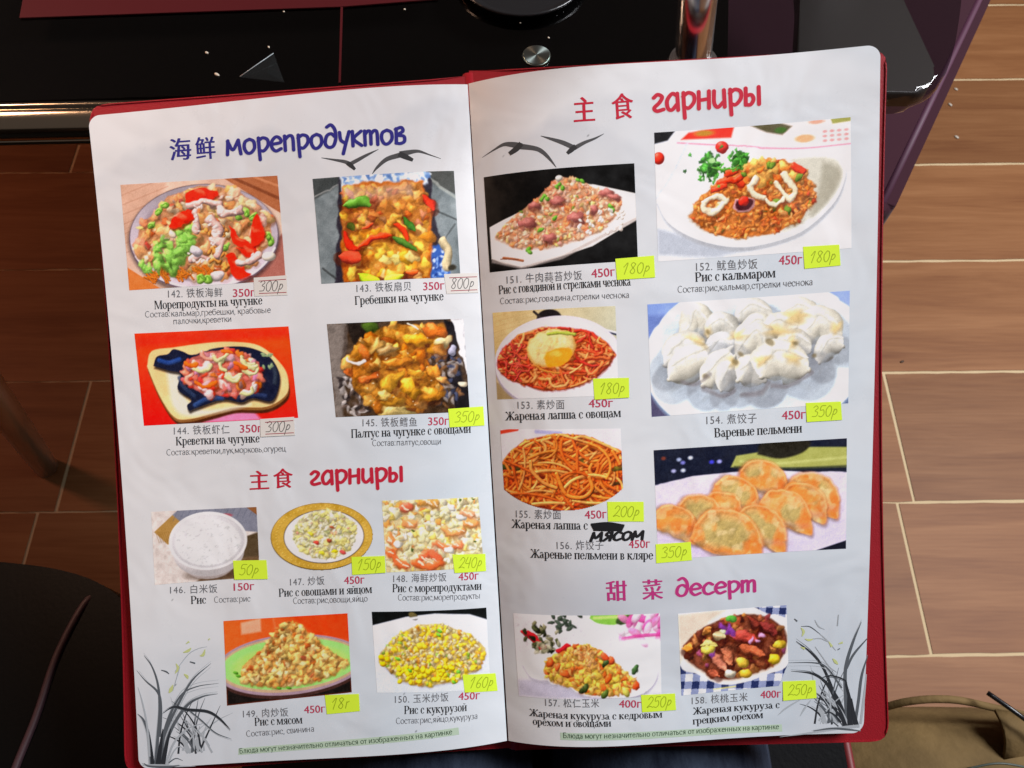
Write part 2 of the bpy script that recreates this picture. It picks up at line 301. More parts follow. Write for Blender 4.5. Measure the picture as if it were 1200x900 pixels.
# flap
bm=bmesh.new(); rows_=[]
for i in range(9):
    s=i/8; x=.428+.135*s
    rows_.append([bm.verts.new(Vector((x,.066-.012*s-t*.045,.287-.035*s+.012*math.sin(t*3.1)-t*.012*(1+s)))-BG.location) for t in np.linspace(0,1,6)])
for a,b in zip(rows_,rows_[1:]):
    for k in range(5): bm.faces.new((a[k],a[k+1],b[k+1],b[k]))
fo=bm_obj('flap',bm,m_tan,BG); sm=fo.modifiers.new('s','SOLIDIFY'); sm.thickness=.003
sblob('opening',(.445,-.012,.262),(.075,.030,.024),.9,m_dark,.08,9,24,16)
def strap(P,r,m,name='strap'):
    bm=bmesh.new(); tube(bm,[Vector(p)-BG.location for p in crom(P,6)],r,8); bm_obj(name,bm,m,BG)
strap([(.416,.078,.302),(.435,.06,.307),(.455,.045,.30),(.48,.02,.28)],.0022,m_blk)
m_cord=mat('grey_cord',(.06,.075,.06),.5)
strap([(.385,.018,.297),(.41,.022,.303),(.44,.018,.30),(.48,.012,.29)],.0009,m_cord,'cord')
strap([(.37,.012,.292),(.40,.010,.30),(.43,.006,.298),(.47,.001,.285)],.0009,m_cord,'cord')
strap([(.345,-.002,.29),(.355,.004,.297),(.365,-.004,.297),(.38,-.012,.29)],.001,m_cord,'cord')
# ---------------------------------------------------------------- the open menu (local frame: x right, y up the page, z off the page)
MENU=empty('menu_book',(0,.445*math.cos(math.radians(63)),1.05-.445*math.sin(math.radians(63))),(math.radians(27),0,0))
tag(MENU,'open red-covered restaurant menu with dish photos and yellow price stickers, propped on the lap','menu')
m_cov=mat('red_cover',(.33,.008,.016),.5,0,.4); noise_bump(m_cov,1500,.5,.0004,2)
m_print=mat('printed_paper',(.8,.8,.8),.38,0,.35); a_=nd(m_print,'ShaderNodeAttribute'); a_.attribute_name='Col'; lk(m_print,a_.outputs['Color'],bsdf(m_print).inputs['Base Color'])
_t=nd(m_print,'ShaderNodeTexCoord'); _n=nd(m_print,'ShaderNodeTexNoise'); _n.inputs['Scale'].default_value=38; _n.inputs['Detail'].default_value=5; _n.inputs['Roughness'].default_value=.65
_r=nd(m_print,'ShaderNodeMapRange'); _r.inputs[1].default_value=.35; _r.inputs[2].default_value=.7; _r.inputs[3].default_value=.24; _r.inputs[4].default_value=.55
lk(m_print,_t.outputs['Object'],_n.inputs['Vector']); lk(m_print,_n.outputs['Fac'],_r.inputs[0]); lk(m_print,_r.outputs[0],bsdf(m_print).inputs['Roughness'])
_n2=nd(m_print,'ShaderNodeTexNoise'); _n2.inputs['Scale'].default_value=16; _n2.inputs['Detail'].default_value=2; _n2.inputs['Distortion'].default_value=1.2; _b=nd(m_print,'ShaderNodeBump'); _b.inputs['Strength'].default_value=.35; _b.inputs['Distance'].default_value=.004
lk(m_print,_t.outputs['Object'],_n2.inputs['Vector']); lk(m_print,_n2.outputs['Fac'],_b.inputs['Height']); lk(m_print,_b.outputs[0],bsdf(m_print).inputs['Normal'])
m_ink=mat('ink',(.8,.8,.8),.5,0,.25); a_=nd(m_ink,'ShaderNodeAttribute'); a_.attribute_name='Col'; lk(m_ink,a_.outputs['Color'],bsdf(m_ink).inputs['Base Color'])
m_sheet=mat('page_edge',(.74,.70,.66),.5)
CORN={'L':np.array([[-.2332,.1473,.004],[-.0246,.1662,0],[-.0028,-.1979,0],[-.2069,-.2140,0]]),
      'R':np.array([[-.0241,.1666,0],[.1916,.1766,.028],[.1915,-.1901,.008],[-.0019,-.1979,0]])}
def page(side,u,v,off=0.,bs=1.):
    u=np.asarray(u,float); v=np.asarray(v,float); c=CORN[side]
    def S(u,v):
        U=u[...,None];Vv=v[...,None]
        p=(c[0]*(1-U)+c[1]*U)*(1-Vv)+(c[3]*(1-U)+c[2]*U)*Vv
        s=np.clip(1-u if side=='L' else u,0,1)
        p=p.copy(); p[...,2]+=(.006 if side=='L' else .009)*bs*(1-s)**3*s*256/27
        # slight sheet waviness
        p[...,2]+=(.0014+.0009*np.sin(3*u+9*v))*np.sin(5.1*v+2.2*u+(1 if side=='L' else 2.4))*np.sin(math.pi*np.clip(s,0,1))
        bow=4*v*(1-v); p[...,0]+=(.0030*bow*(1-u) if side=='L' else .0012*bow*u); return p
    p=S(u,v)
    if np.any(off):
        h=1e-3; a=S(u+h,v)-p; b=S(u,v+h)-p; n=np.cross(b,a); n/=np.linalg.norm(n,axis=-1,keepdims=True)
        p=p+n*np.asarray(off)[...,None] if np.ndim(off) else p+n*off
    return p
PWm={'L':.2085,'R':.206}; PHm=.3655
K=1.22
def alb(c): return np.clip(lin(c)*K,0,.9)
# page sheets ---------------------------------------------------
def noise2(w,h,sc,rg,oct=4,ay=1.):
    out=np.zeros((h,w)); amp=1.;tot=0
    for o in range(oct):
        gw=max(2,int(sc*2**o)+1); gh=max(2,int(sc*2**o*h/w*ay)+1); g=rg.random((gh+1,gw+1))
        xs=np.linspace(0,gw-1e-4,w); ys=np.linspace(0,gh-1e-4,h); xi=xs.astype(int);yi=ys.astype(int); fx=xs-xi;fy=ys-yi; fx=fx*fx*(3-2*fx);fy=fy*fy*(3-2*fy)
        a=g[np.ix_(yi,xi)];b=g[np.ix_(yi,xi+1)];c=g[np.ix_(yi+1,xi)];d=g[np.ix_(yi+1,xi+1)]
        out+=amp*((a*(1-fx)+b*fx)*(1-fy)[:,None]+(c*(1-fx)+d*fx)*fy[:,None]); tot+=amp; amp*=.5
    return out/tot
def page_paint(side,U,V_,seed):
    rg=np.random.default_rng(seed); h,w=U.shape
    c=np.empty((h,w,3)); c[:]=(.80,.80,.80)
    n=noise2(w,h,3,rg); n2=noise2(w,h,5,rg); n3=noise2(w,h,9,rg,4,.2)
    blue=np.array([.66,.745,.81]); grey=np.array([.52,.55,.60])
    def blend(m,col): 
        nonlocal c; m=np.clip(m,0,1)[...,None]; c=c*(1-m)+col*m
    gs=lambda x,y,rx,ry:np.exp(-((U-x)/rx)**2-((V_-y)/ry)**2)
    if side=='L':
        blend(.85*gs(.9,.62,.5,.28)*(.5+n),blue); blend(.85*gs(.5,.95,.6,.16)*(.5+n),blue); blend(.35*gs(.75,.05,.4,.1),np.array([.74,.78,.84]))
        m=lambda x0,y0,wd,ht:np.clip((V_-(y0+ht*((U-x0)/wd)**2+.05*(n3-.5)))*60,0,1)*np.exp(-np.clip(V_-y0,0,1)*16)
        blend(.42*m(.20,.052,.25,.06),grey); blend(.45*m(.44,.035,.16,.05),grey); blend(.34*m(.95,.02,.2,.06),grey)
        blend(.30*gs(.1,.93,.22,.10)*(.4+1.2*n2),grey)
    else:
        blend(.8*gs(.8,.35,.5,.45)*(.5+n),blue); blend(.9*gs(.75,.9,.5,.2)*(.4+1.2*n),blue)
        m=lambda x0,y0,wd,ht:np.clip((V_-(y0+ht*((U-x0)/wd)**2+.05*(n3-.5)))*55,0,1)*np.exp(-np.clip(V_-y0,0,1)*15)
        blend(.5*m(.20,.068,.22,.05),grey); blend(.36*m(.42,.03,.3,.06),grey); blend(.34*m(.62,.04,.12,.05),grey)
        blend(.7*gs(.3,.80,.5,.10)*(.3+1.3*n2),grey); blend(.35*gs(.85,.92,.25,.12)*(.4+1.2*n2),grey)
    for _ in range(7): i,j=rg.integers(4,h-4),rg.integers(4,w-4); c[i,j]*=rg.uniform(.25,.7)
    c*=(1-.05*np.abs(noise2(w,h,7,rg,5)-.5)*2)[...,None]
    return c
def roundc(A,B,r,corners):
    # A,B metric grids; pull square corners into round ones
    return A,B
def sheet(side,name,seed,off,bs,nu,nv,m,paint=True):
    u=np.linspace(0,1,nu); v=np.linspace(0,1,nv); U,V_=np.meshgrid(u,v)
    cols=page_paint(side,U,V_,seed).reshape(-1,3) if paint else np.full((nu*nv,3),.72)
    ru=.0065/PWm[side]; rv=.0065/PHm
    U2=U.copy();V2=V_.copy()
    out_left=side=='L'
    for top in (True,False):
        du=(ru-U)/ru if out_left else (U-(1-ru))/ru
        dv=(rv-V_)/rv if top else (V_-(1-rv))/rv
        k=(du>0)&(dv>0); a=np.clip(du,0,1);b=np.clip(dv,0,1)
        a2=a*np.sqrt(1-b*b/2);b2=b*np.sqrt(1-a*a/2)
        U2=np.where(k,(ru-a2*ru if out_left else 1-ru+a2*ru),U2); V2=np.where(k,(rv-b2*rv if top else 1-rv+b2*rv),V2)
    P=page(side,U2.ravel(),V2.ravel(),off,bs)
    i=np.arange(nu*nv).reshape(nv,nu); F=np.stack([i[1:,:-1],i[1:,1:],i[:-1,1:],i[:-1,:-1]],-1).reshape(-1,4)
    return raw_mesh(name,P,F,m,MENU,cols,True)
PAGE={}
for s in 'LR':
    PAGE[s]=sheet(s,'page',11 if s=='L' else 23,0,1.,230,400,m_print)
    PAGE[s]['label']='left page with seafood, rice and side dishes' if s=='L' else 'right page with rice, noodles, dumplings and desserts'
    for k in range(1,5): sheet(s,'page_underneath',0,-.00055*k,1-.2*k,60,80,m_sheet,False)
# cover boards --------------------------------------------------
def board(name,c,left,bow,t=.0026):
    """rigid-looking board whose outer long edge is slightly drawn in"""
    c=[np.array(p) for p in c]
    q=lambda u,v:(c[0]*(1-u)+c[1]*u)*(1-v)+(c[3]*(1-u)+c[2]*u)*v+np.array([bow*4*v*(1-v)*(1-u if left else u),0,0])
    base=[(0,0),(.57,0)]+[(.57,1),(0,1)]
    r=[.03,0,0,.03] if left else [0,.03,.03,0]
    P2=rounded(base,r,6); P3=[]
    for i in range(len(P2)):
        a_=np.array(P2[i]);b_=np.array(P2[(i+1)%len(P2)]); n_=max(1,int(np.linalg.norm(b_-a_)/.05))
        for k in range(n_): P3.append(a_+(b_-a_)*k/n_)
    vs=[q(p[0]/.57,p[1]) for p in P3]; n=np.cross(c[1]-c[0],c[3]-c[0]); n/=np.linalg.norm(n); n=n if n[2]>0 else -n
    bm=bmesh.new(); b=[bm.verts.new(p-n*t) for p in vs]; tp=[bm.verts.new(p) for p in vs]; N=len(vs)
    for i in range(N): bm.faces.new((b[i],b[(i+1)%N],tp[(i+1)%N],tp[i]))
    bm.faces.new(b); bm.faces.new(tp[::-1]); bmesh.ops.triangulate(bm,faces=[f for f in bm.faces if len(f.verts)>4])
    bmesh.ops.bevel(bm,geom=[e for e in bm.edges if len(e.link_faces)==2 and e.calc_face_angle(0)>.9],offset=.0006,segments=2,affect='EDGES')
    return bm_obj(name,bm,m_cov,MENU,False)
pl=lambda x,y,z:((x-600)/940*(.445-z),(450-y)/940*(.445-z),z)
board('cover',[pl(103.5,123.5,-.001),pl(549,90,-.010),pl(603,875,-.010),pl(146.5,907,-.005)],True,.0043)
board('cover',[pl(551,84,-.010),pl(1040,57,.0215),pl(1042,868.5,.002),pl(605,878,-.010)],False,-.0036)
bm=bmesh.new(); tube(bm,[pl(550,88,-.013),pl(577,480,-.013),pl(604,875,-.013)],.004,10); bm_obj('spine',bm,m_cov,MENU)
# print primitives ---------------------------------------------
class Ink:
    """collects flat printed shapes in page space (u,v in 1/1000) and lays them on a page"""
    def __init__(s,side): s.side=side; s.V=[];s.F=[];s.C=[];s.O=[];s.n=0
    def add(s,uv,faces,col,off):
        b=len(s.V)
        for p in uv: s.V.append(p);s.C.append(col);s.O.append(off)
        for f in faces: s.F.append([b+i for i in f])
    def build(s,name,parent,m=None,world=None):
        uv=np.array(s.V)/1000.; P=page(s.side,uv[:,0],uv[:,1],np.array(s.O))
        return raw_mesh(name,P,s.F,m or m_ink,parent,np.array(s.C))
def to_mm(side,p): return np.array([p[0]/1000*PWm[side],p[1]/1000*PHm])
def to_uv(side,p): return (p[0]/PWm[side]*1000,p[1]/PHm*1000)
MMPX=.0004734
def stroke_uv(ink,pts,col,off,wscale=MMPX,n=6):
    """pts: (u,v,width px) tapered stroke on the page"""
    side=ink.side; P=np.array([[*to_mm(side,p[:2]),p[2]*wscale] for p in pts]); P=crom(P,n); P[:,2]=np.maximum(P[:,2],.00005)
    d=np.gradient(P[:,:2],axis=0); d/=np.linalg.norm(d,axis=1,keepdims=True)+1e-9; nn=np.stack([-d[:,1],d[:,0]],1)
    a=P[:,:2]+nn*P[:,2:3]/2; b=P[:,:2]-nn*P[:,2:3]/2; k=len(P)
    ink.add([to_uv(side,p) for p in a]+[to_uv(side,p) for p in b],[[i,i+1,k+i+1,k+i] for i in range(k-1)],col,off)
def place(ink,prims,W_,a,b,h,col,off):
    """prims: list of (pts(n,2) in em, faces); x scaled so W_ spans a->b, y scaled so 1em = h (m)"""
    side=ink.side; A=to_mm(side,a);B=to_mm(side,b); d=B-A; L=np.linalg.norm(d); d/=L; up=np.array([d[1],-d[0]]); k=L/W_
    for j,(pts,faces) in enumerate(prims):
        uv=[to_uv(side,A+d*(x*k)+up*(y*h)) for x,y in pts]
        ink.add(uv,faces,col,off+(j%7)*4e-6)
# text from the built-in font
_fc={}
def font_prims(txt,offset=0.,spacing=1.,res=3):
    key=(txt,offset,spacing)
    if key in _fc: return _fc[key]
    c=bpy.data.curves.new('t','FONT'); c.body=txt; c.offset=offset; c.space_character=spacing; c.resolution_u=res
    o=bpy.data.objects.new('t',c); COL.objects.link(o); dg=bpy.context.evaluated_depsgraph_get(); me=o.evaluated_get(dg).to_mesh()
    v=[(p.co.x,p.co.y) for p in me.vertices]; f=[list(p.vertices) for p in me.polygons]; o.evaluated_get(dg).to_mesh_clear()
    bpy.data.objects.remove(o); bpy.data.curves.remove(c)
    x=[p[0] for p in v]; x0=min(x); v=[(p[0]-x0,p[1]) for p in v]
    _fc[key]=([(v,f)],max(x)-x0); return _fc[key]
# hand-built bold serif alphabet (em: x-height .47, cap .67)
XH=.47;CH=.67;ST=.125;HL=.036
def R_(x0,y0,x1,y1): return ([(x0,y0),(x1,y0),(x1,y1),(x0,y1)],[[0,1,2,3]])
def Q_(*p): return (list(p),[list(range(len(p)))])
def D_(x0,y0,x1,y1,w): return Q_((x0-w/2,y0),(x0+w/2,y0),(x1+w/2,y1),(x1-w/2,y1))
def A_(cx,cy,rx,ry,a0,a1,wt=None,wn=None,n=14):
    wt=ST if wt is None or SANS else wt; wn=HL if wn is None or SANS else wn
    """arc stroke, thick where vertical, thin where horizontal"""
    P=[];k=n+1
    for s in (1,-1):
        for i in range(k):
            t=math.radians(a0+(a1-a0)*i/n); w=(wn+(wt-wn)*abs(math.cos(t))**1.5)/2*(1+s)/1.0
            e=(0 if s>0 else 1); ww=wn+(wt-wn)*abs(math.cos(t))**1.5
            P.append((cx+(rx-e*ww)*math.cos(t),cy+(ry-e*ww*.8)*math.sin(t)))
    return (P,[[i,i+1,k+i+1,k+i] for i in range(n)])
SANS=False
def stem(x,h=XH,y=0,sb=1,st=1,w=None):
    w=ST if w is None or SANS else w; o=[R_(x,y,x+w,h)]
    if SANS: return o
    if sb:o.append(R_(x-.045,y,x+w+.045,y+HL))
    if st:o.append(R_(x-.045,h-HL,x+w+.045,h))
    return o
def serif_glyph(c):
    X=XH
    if c==' ': return [],.25
    if SANS:
        if c==',': return [D_(.06,-.10,.10,.07,.06)],.19
        if c==':': return [R_(.05,0,.12,.08),R_(.05,XH-.09,.12,XH)],.27
        if c=='С': return [A_(.33,CH/2,.29,CH/2+.01,48,312,n=20)],.62
        if c=='Б': return [R_(.06,0,.06+ST,CH),R_(.06,CH-HL,.46,CH),A_(.28,.20,.22,.205,-90,90,n=12),R_(.08,0,.30,HL),R_(.08,.405-HL,.30,.405)],.56
        if c=='у': return [Q_((.02,X),(.10,X),(.25,.04),(.20,.0)),Q_((.38,X),(.45,X),(.19,-.19),(.11,-.19))],.46
        if c=='х': return [Q_((.02,X),(.11,X),(.43,0),(.34,0)),Q_((.02,0),(.11,0),(.43,X),(.34,X))],.45
        if c=='к': return [R_(.05,0,.05+ST,X),Q_((.12,X/2-.03),(.12,X/2+.05),(.33,X),(.42,X)),Q_((.18,X/2),(.24,X/2+.06),(.44,0),(.34,0))],.44
        if c=='м': return [R_(.05,0,.05+ST,X),R_(.49,0,.49+ST,X),Q_((.05,X),(.13,X),(.34,.03),(.27,.03)),Q_((.27,.03),(.34,.03),(.56,X),(.49,X))],.62
        if c=='т': return [R_(.17,0,.17+ST,X),R_(.02,X-HL,.40,X)],.42
        if c=='г': return [R_(.05,0,.05+ST,X),R_(.05,X-HL,.33,X)],.35
        if c=='а': return [A_(.22,X-.15,.17,.16,0,165,n=10),R_(.31,0,.31+ST,X-.15),A_(.20,.13,.17,.14,40,330,n=14),R_(.2,.20,.34,.27)],.46
        if c=='ж': return [R_(.28,0,.28+ST,X),Q_((.28,X/2-.03),(.28,X/2+.04),(.1,X),(.02,X)),Q_((.28,X/2-.03),(.28,X/2+.04),(.09,0),(.0,0)),Q_((.35,X/2-.03),(.35,X/2+.04),(.54,X),(.61,X)),Q_((.35,X/2-.03),(.35,X/2+.04),(.54,0),(.63,0))],.64
        if c=='ю': return [R_(.05,0,.05+ST,X),R_(.1,X/2-.03,.24,X/2+.03),A_(.42,X/2,.21,X/2+.01,0,360,n=20)],.68
        if c in 'иёй': 
            o=[R_(.05,0,.05+ST,X),R_(.37,0,.37+ST,X),Q_((.05,.0),(.13,.0),(.44,X),(.36,X))]
            return (o+[A_(.24,X+.18,.09,.09,200,340,n=8)] if c=='й' else o),.50
    if c==',': return [D_(.06,-.12,.10,.08,.07)],.2
    if c=='о': return [A_(.245,X/2,.225,X/2+.01,0,360,n=22)],.50
    if c=='с': return [A_(.24,X/2,.215,X/2+.01,45,318,n=18),R_(.33,X-.16,.40,X-.07)],.44
    if c=='е': return [A_(.24,X/2,.215,X/2+.01,8,325,n=18),R_(.1,X/2+.01,.45,X/2+HL+.01)],.46
    if c=='а': return [A_(.19,X-.13,.15,.14,20,165,n=10),R_(.25,.06,.25+ST,X-.13),A_(.19,.13,.17,.14,60,330,n=14),R_(.33,0,.46,.045)],.47
    if c=='р': return stem(.05,X,-.2)+[A_(.27,X/2,.215,X/2+.01,-115,115,n=16)],.53
    if c in 'нпиийцшщ':
        if c in 'шщ':
            o=stem(.05)+stem(.31)+stem(.57)+[R_(.05,0,.69,HL)]; w=.76
            if c=='щ': o+=[R_(.70,-.13,.74,HL)]; w=.79
            return o,w
        o=stem(.05)+stem(.36)
        if c=='н': o.append(R_(.1,X/2-.02,.42,X/2+.025))
        if c=='п': o.append(R_(.05,X-HL*1.3,.46,X))
        if c in 'ий': o.append(Q_((.13,.06),(.13,.12),(.40,X-.06),(.40,X-.12)))
        if c=='й': o.append(A_(.27,X+.20,.11,.12,200,340,.05,.05,8))
        if c=='ц': o+=[R_(.05,0,.5,HL),R_(.49,-.13,.53,HL)]
        return o,.55
    if c=='м': return stem(.04,w=.05)+stem(.52)+[D_(.10,X,.30,.02,0)if 0 else Q_((.04,X),(.17,X),(.36,.02),(.26,.02)),Q_((.27,.02),(.33,.02),(.56,X),(.52,X))],.71
    if c=='т': return stem(.17,X,0,1,0)+[R_(.02,X-HL*1.2,.44,X),R_(.02,X-.13,.055,X),R_(.405,X-.13,.44,X)],.46
    if c=='г': return stem(.05)+[R_(.05,X-HL*1.2,.38,X),R_(.345,X-.13,.38,X)],.40
    if c=='к': return stem(.05)+[Q_((.17,X/2-.02),(.17,X/2+.03),(.36,X),(.42,X)),Q_((.20,X/2),(.29,X/2+.05),(.50,0),(.37,0)),R_(.33,X-.1,.46,X),R_(.34,0,.54,HL)],.54
    if c=='у': return [Q_((.02,X),(.16,X),(.30,.06),(.22,.0)),Q_((.42,X),(.46,X),(.24,-.16),(.19,-.16)),R_(.0,X-HL,.22,X),R_(.34,X-HL,.5,X),A_(.13,-.12,.09,.09,150,350,.07,.06,8)],.49
    if c=='в': return stem(.05)+[A_(.22,X*.745,.16,X*.27,-90,90,.11,HL,10),A_(.22,X*.26,.20,X*.275,-90,90,.12,HL,10),R_(.1,X-HL,.24,X),R_(.1,0,.24,HL)],.46
    if c in 'ьы':
        o=stem(.05)+[A_(.22,X*.29,.20,X*.30,-90,90,.12,HL,10),R_(.1,0,.24,HL),R_(.1,X*.56,.24,X*.56+HL)]
        if c=='ы': return o+stem(.52),.71
        return o,.46
    if c=='л': return [Q_((.10,.02),(.15,.02),(.22,X),(.17,X))]+stem(.33)+[R_(.14,X-HL*1.2,.42,X),A_(.09,.06,.07,.06,120,360,.09,.08,8)],.51
    if c=='д': return [Q_((.08,.0),(.13,.0),(.21,X),(.16,X))]+[R_(.31,0,.31+ST,X),R_(.14,X-HL*1.2,.47,X),R_(.01,0,.50,HL*1.2),R_(.01,-.13,.05,HL),R_(.46,-.13,.50,HL)],.52
    if c=='я': return stem(.33)+[A_(.28,X*.72,.21,X*.29,90,270,.11,HL,10),R_(.26,X-HL,.4,X),R_(.26,X*.43,.4,X*.43+HL),Q_((.02,0),(.14,0),(.33,X*.46),(.24,X*.46))],.52
    if c=='ч': return stem(.34)+stem(.05,X,.22,0,1)+[A_(.26,.26,.20,.12,180,300,.1,HL,8),R_(.24,.15,.4,.19)],.52
    if c=='з': return [A_(.18,X*.745,.16,X*.265,-90,140,.11,HL,12),A_(.18,X*.26,.19,X*.275,-140,90,.12,HL,12)],.41
    if c=='х': return [Q_((.02,X),(.17,X),(.47,0),(.32,0)),Q_((.03,0),(.08,0),(.44,X),(.39,X)),R_(.0,X-HL,.2,X),R_(.33,X-HL,.5,X),R_(.0,0,.16,HL),R_(.29,0,.5,HL)],.50
    if c=='б': return [A_(.245,X/2-.01,.225,X/2,0,360,n=20),A_(.30,X-.08,.28,.26,95,190,.09,.06,10),R_(.28,X+.12,.44,X+.17)],.51
    if c=='М': return stem(.05,CH,w=.05)+stem(.64,CH)+[Q_((.05,CH),(.20,CH),(.45,.02),(.37,.02)),Q_((.38,.02),(.44,.02),(.70,CH),(.65,CH))],.85
    if c=='Г': return stem(.06,CH)+[R_(.06,CH-HL*1.2,.52,CH),R_(.485,CH-.17,.52,CH)],.56
    if c=='К': return stem(.06,CH)+[Q_((.19,CH*.46),(.19,CH*.52),(.46,CH),(.53,CH)),Q_((.24,CH*.5),(.35,CH*.58),(.66,0),(.49,0)),R_(.42,CH-.1,.58,CH),R_(.45,0,.70,HL)],.70
    if c=='П': return stem(.06,CH)+stem(.50,CH)+[R_(.06,CH-HL*1.2,.6,CH)],.70
    if c=='Р': return stem(.06,CH)+[A_(.30,CH*.72,.26,CH*.29,-90,90,.14,HL,12),R_(.1,CH-HL,.32,CH),R_(.1,CH*.43,.32,CH*.43+HL)],.60
    if c=='В': return stem(.06,CH)+[A_(.30,CH*.75,.22,CH*.26,-90,90,.13,HL,12),A_(.30,CH*.26,.27,CH*.275,-90,90,.14,HL,12),R_(.1,CH-HL,.32,CH),R_(.1,0,.32,HL),R_(.1,CH*.5,.32,CH*.5+HL)],.63
    if c=='Ж': return stem(.40,CH)+[Q_((.40,CH*.46),(.40,CH*.53),(.16,CH),(.09,CH)),Q_((.40,CH*.48),(.34,CH*.56),(.02,0),(.17,0)),Q_((.52,CH*.46),(.52,CH*.53),(.76,CH),(.83,CH)),Q_((.52,CH*.48),(.58,CH*.56),(.90,0),(.75,0)),R_(.05,CH-.09,.18,CH),R_(.74,CH-.09,.87,CH),R_(-.02,0,.22,HL),R_(.70,0,.94,HL)],.92
    return stem(.05),.3
def serif_prims(txt,sans=0.):
    global SANS,ST,HL
    o0=(SANS,ST,HL)
    if sans: SANS,ST,HL=True,sans,sans*.92
    x=0;out=[]
    for c in txt:
        g,w=serif_glyph(c); out+=[([(px_+x,py_) for px_,py_ in p],f) for p,f in g]; x+=w*.97
    SANS,ST,HL=o0; return out,x
# brush lettering for the headings and the hand-written prices: strokes
BR={'м':([[(.1,0),(.16,.98)],[(.14,.95),(.45,.32),(.82,.98)],[(.82,.95),(.95,0)]],1.1),'о':([[(.42,.98),(.14,.8),(.08,.4),(.25,.04),(.5,.04),(.72,.35),(.68,.8),(.42,.98)]],.85),
'р':([[(.14,1.02),(.16,.3),(.2,-.5)],[(.12,.8),(.4,1.0),(.7,.85),(.72,.45),(.45,.1),(.2,.14)]],.86),'е':([[(.12,.5),(.66,.6),(.62,.88),(.38,1.0),(.12,.72),(.1,.3),(.34,.02),(.68,.16)]],.8),
'п':([[(.12,1.02),(.14,0)],[(.12,.72),(.38,1.0),(.62,.88),(.66,.0)]],.84),'д':([[(.22,1.42),(.48,1.56),(.72,1.2),(.76,.6),(.6,.1),(.3,.02),(.1,.3),(.2,.8),(.48,.95),(.72,.72)]],.9),
'у':([[(.1,1.0),(.16,.5),(.36,.28)],[(.7,1.02),(.5,.3),(.3,-.5)]],.78),'к':([[(.12,1.02),(.14,0)],[(.66,1.0),(.2,.5),(.68,0)]],.78),
'т':([[(.1,1.0),(.12,0)],[(.1,.72),(.3,.98),(.46,.85),(.48,.05)],[(.46,.72),(.68,.98),(.86,.85),(.9,0)]],1.06),'в':([[(.14,1.05),(.14,.02)],[(.1,1.0),(.45,1.12),(.55,.85),(.2,.6),(.6,.5),(.64,.15),(.4,0),(.12,.04)]],.76),
'г':([[(.14,.82),(.36,1.0),(.6,.84),(.45,.52),(.16,.22),(.3,.02),(.68,.1)]],.78),'а':([[(.66,.86),(.38,1.0),(.1,.62),(.14,.14),(.36,.04),(.62,.34)],[(.66,1.0),(.7,0)]],.86),
'н':([[(.12,1.02),(.12,0)],[(.68,1.02),(.68,0)],[(.12,.5),(.68,.56)]],.84),'и':([[(.12,1.0),(.12,.3),(.32,.02),(.64,.32)],[(.66,1.02),(.7,0)]],.86),
'ы':([[(.12,1.02),(.12,.02)],[(.12,.56),(.42,.6),(.54,.32),(.38,.02),(.12,.04)],[(.82,1.04),(.84,0)]],1.0),'с':([[(.66,.84),(.4,1.0),(.12,.66),(.14,.2),(.4,.02),(.7,.16)]],.78),'я':([[(.62,1.0),(.62,0)],[(.62,.9),(.3,.95),(.2,.65),(.6,.5)],[(.5,.5),(.1,0)]],.8)}
HD={'0':[[(.3,.95),(.08,.6),(.15,.1),(.38,.02),(.55,.4),(.5,.85),(.3,.95)]],'1':[[(.1,.65),(.42,1.0),(.2,0)]],'2':[[(.08,.75),(.3,1.0),(.52,.78),(.3,.35),(.02,.03),(.3,.12),(.58,.02)]],
'3':[[(.08,.85),(.3,1.0),(.5,.8),(.25,.55),(.5,.4),(.42,.08),(.05,.05)]],'4':[[(.2,1.0),(.05,.45),(.5,.45)],[(.5,.95),(.4,0)]],'5':[[(.58,.98),(.2,.95),(.14,.58),(.42,.6),(.5,.25),(.3,0),(.04,.08)]],
'6':[[(.5,1.0),(.15,.5),(.15,.08),(.4,.02),(.5,.3),(.3,.45),(.14,.3)]],'8':[[(.5,.85),(.28,1.0),(.12,.78),(.45,.3),(.3,0),(.08,.2),(.3,.55),(.5,.85)]],'р':[[(.22,.62),(.05,-.3)],[(.16,.4),(.35,.62),(.48,.4),(.3,.15),(.14,.2)]],'г':[[(.2,.6),(.12,0)],[(.18,.5),(.4,.62)]]}
def stroke_prims(txt,tab,w,slant=0.,asp=1.,taper=False,adv=.66):
    """round-ended pen strokes; w in glyph units"""
    out=[];x=0
    for c in txt:
        g=tab.get(c)
        if g is None: x+=.4; continue
        ss,a=(g if isinstance(g,tuple) else (g,adv))
        for s in ss:
            P=crom([(px_+slant*py_,py_) for px_,py_ in s],6 if len(s)>2 else 3); d=np.gradient(P,axis=0)
            d[:,0]*=asp; d/=np.linalg.norm(d,axis=1,keepdims=True)+1e-9; n=np.stack([-d[:,1]/asp,d[:,0]],1); k=len(P); A=P+n*w/2;B=P-n*w/2
            out.append(([(p[0]+x,p[1]) for p in np.vstack([A,B])],[[i,i+1,k+i+1,k+i] for i in range(k-1)]))
            for e in (P[0],P[-1]):
                out.append(([(e[0]+x+w/2/asp*math.cos(t),e[1]+w/2*math.sin(t)) for t in np.linspace(0,2*math.pi,11)[:-1]],[list(range(10))]))
        x+=a
    return out,x
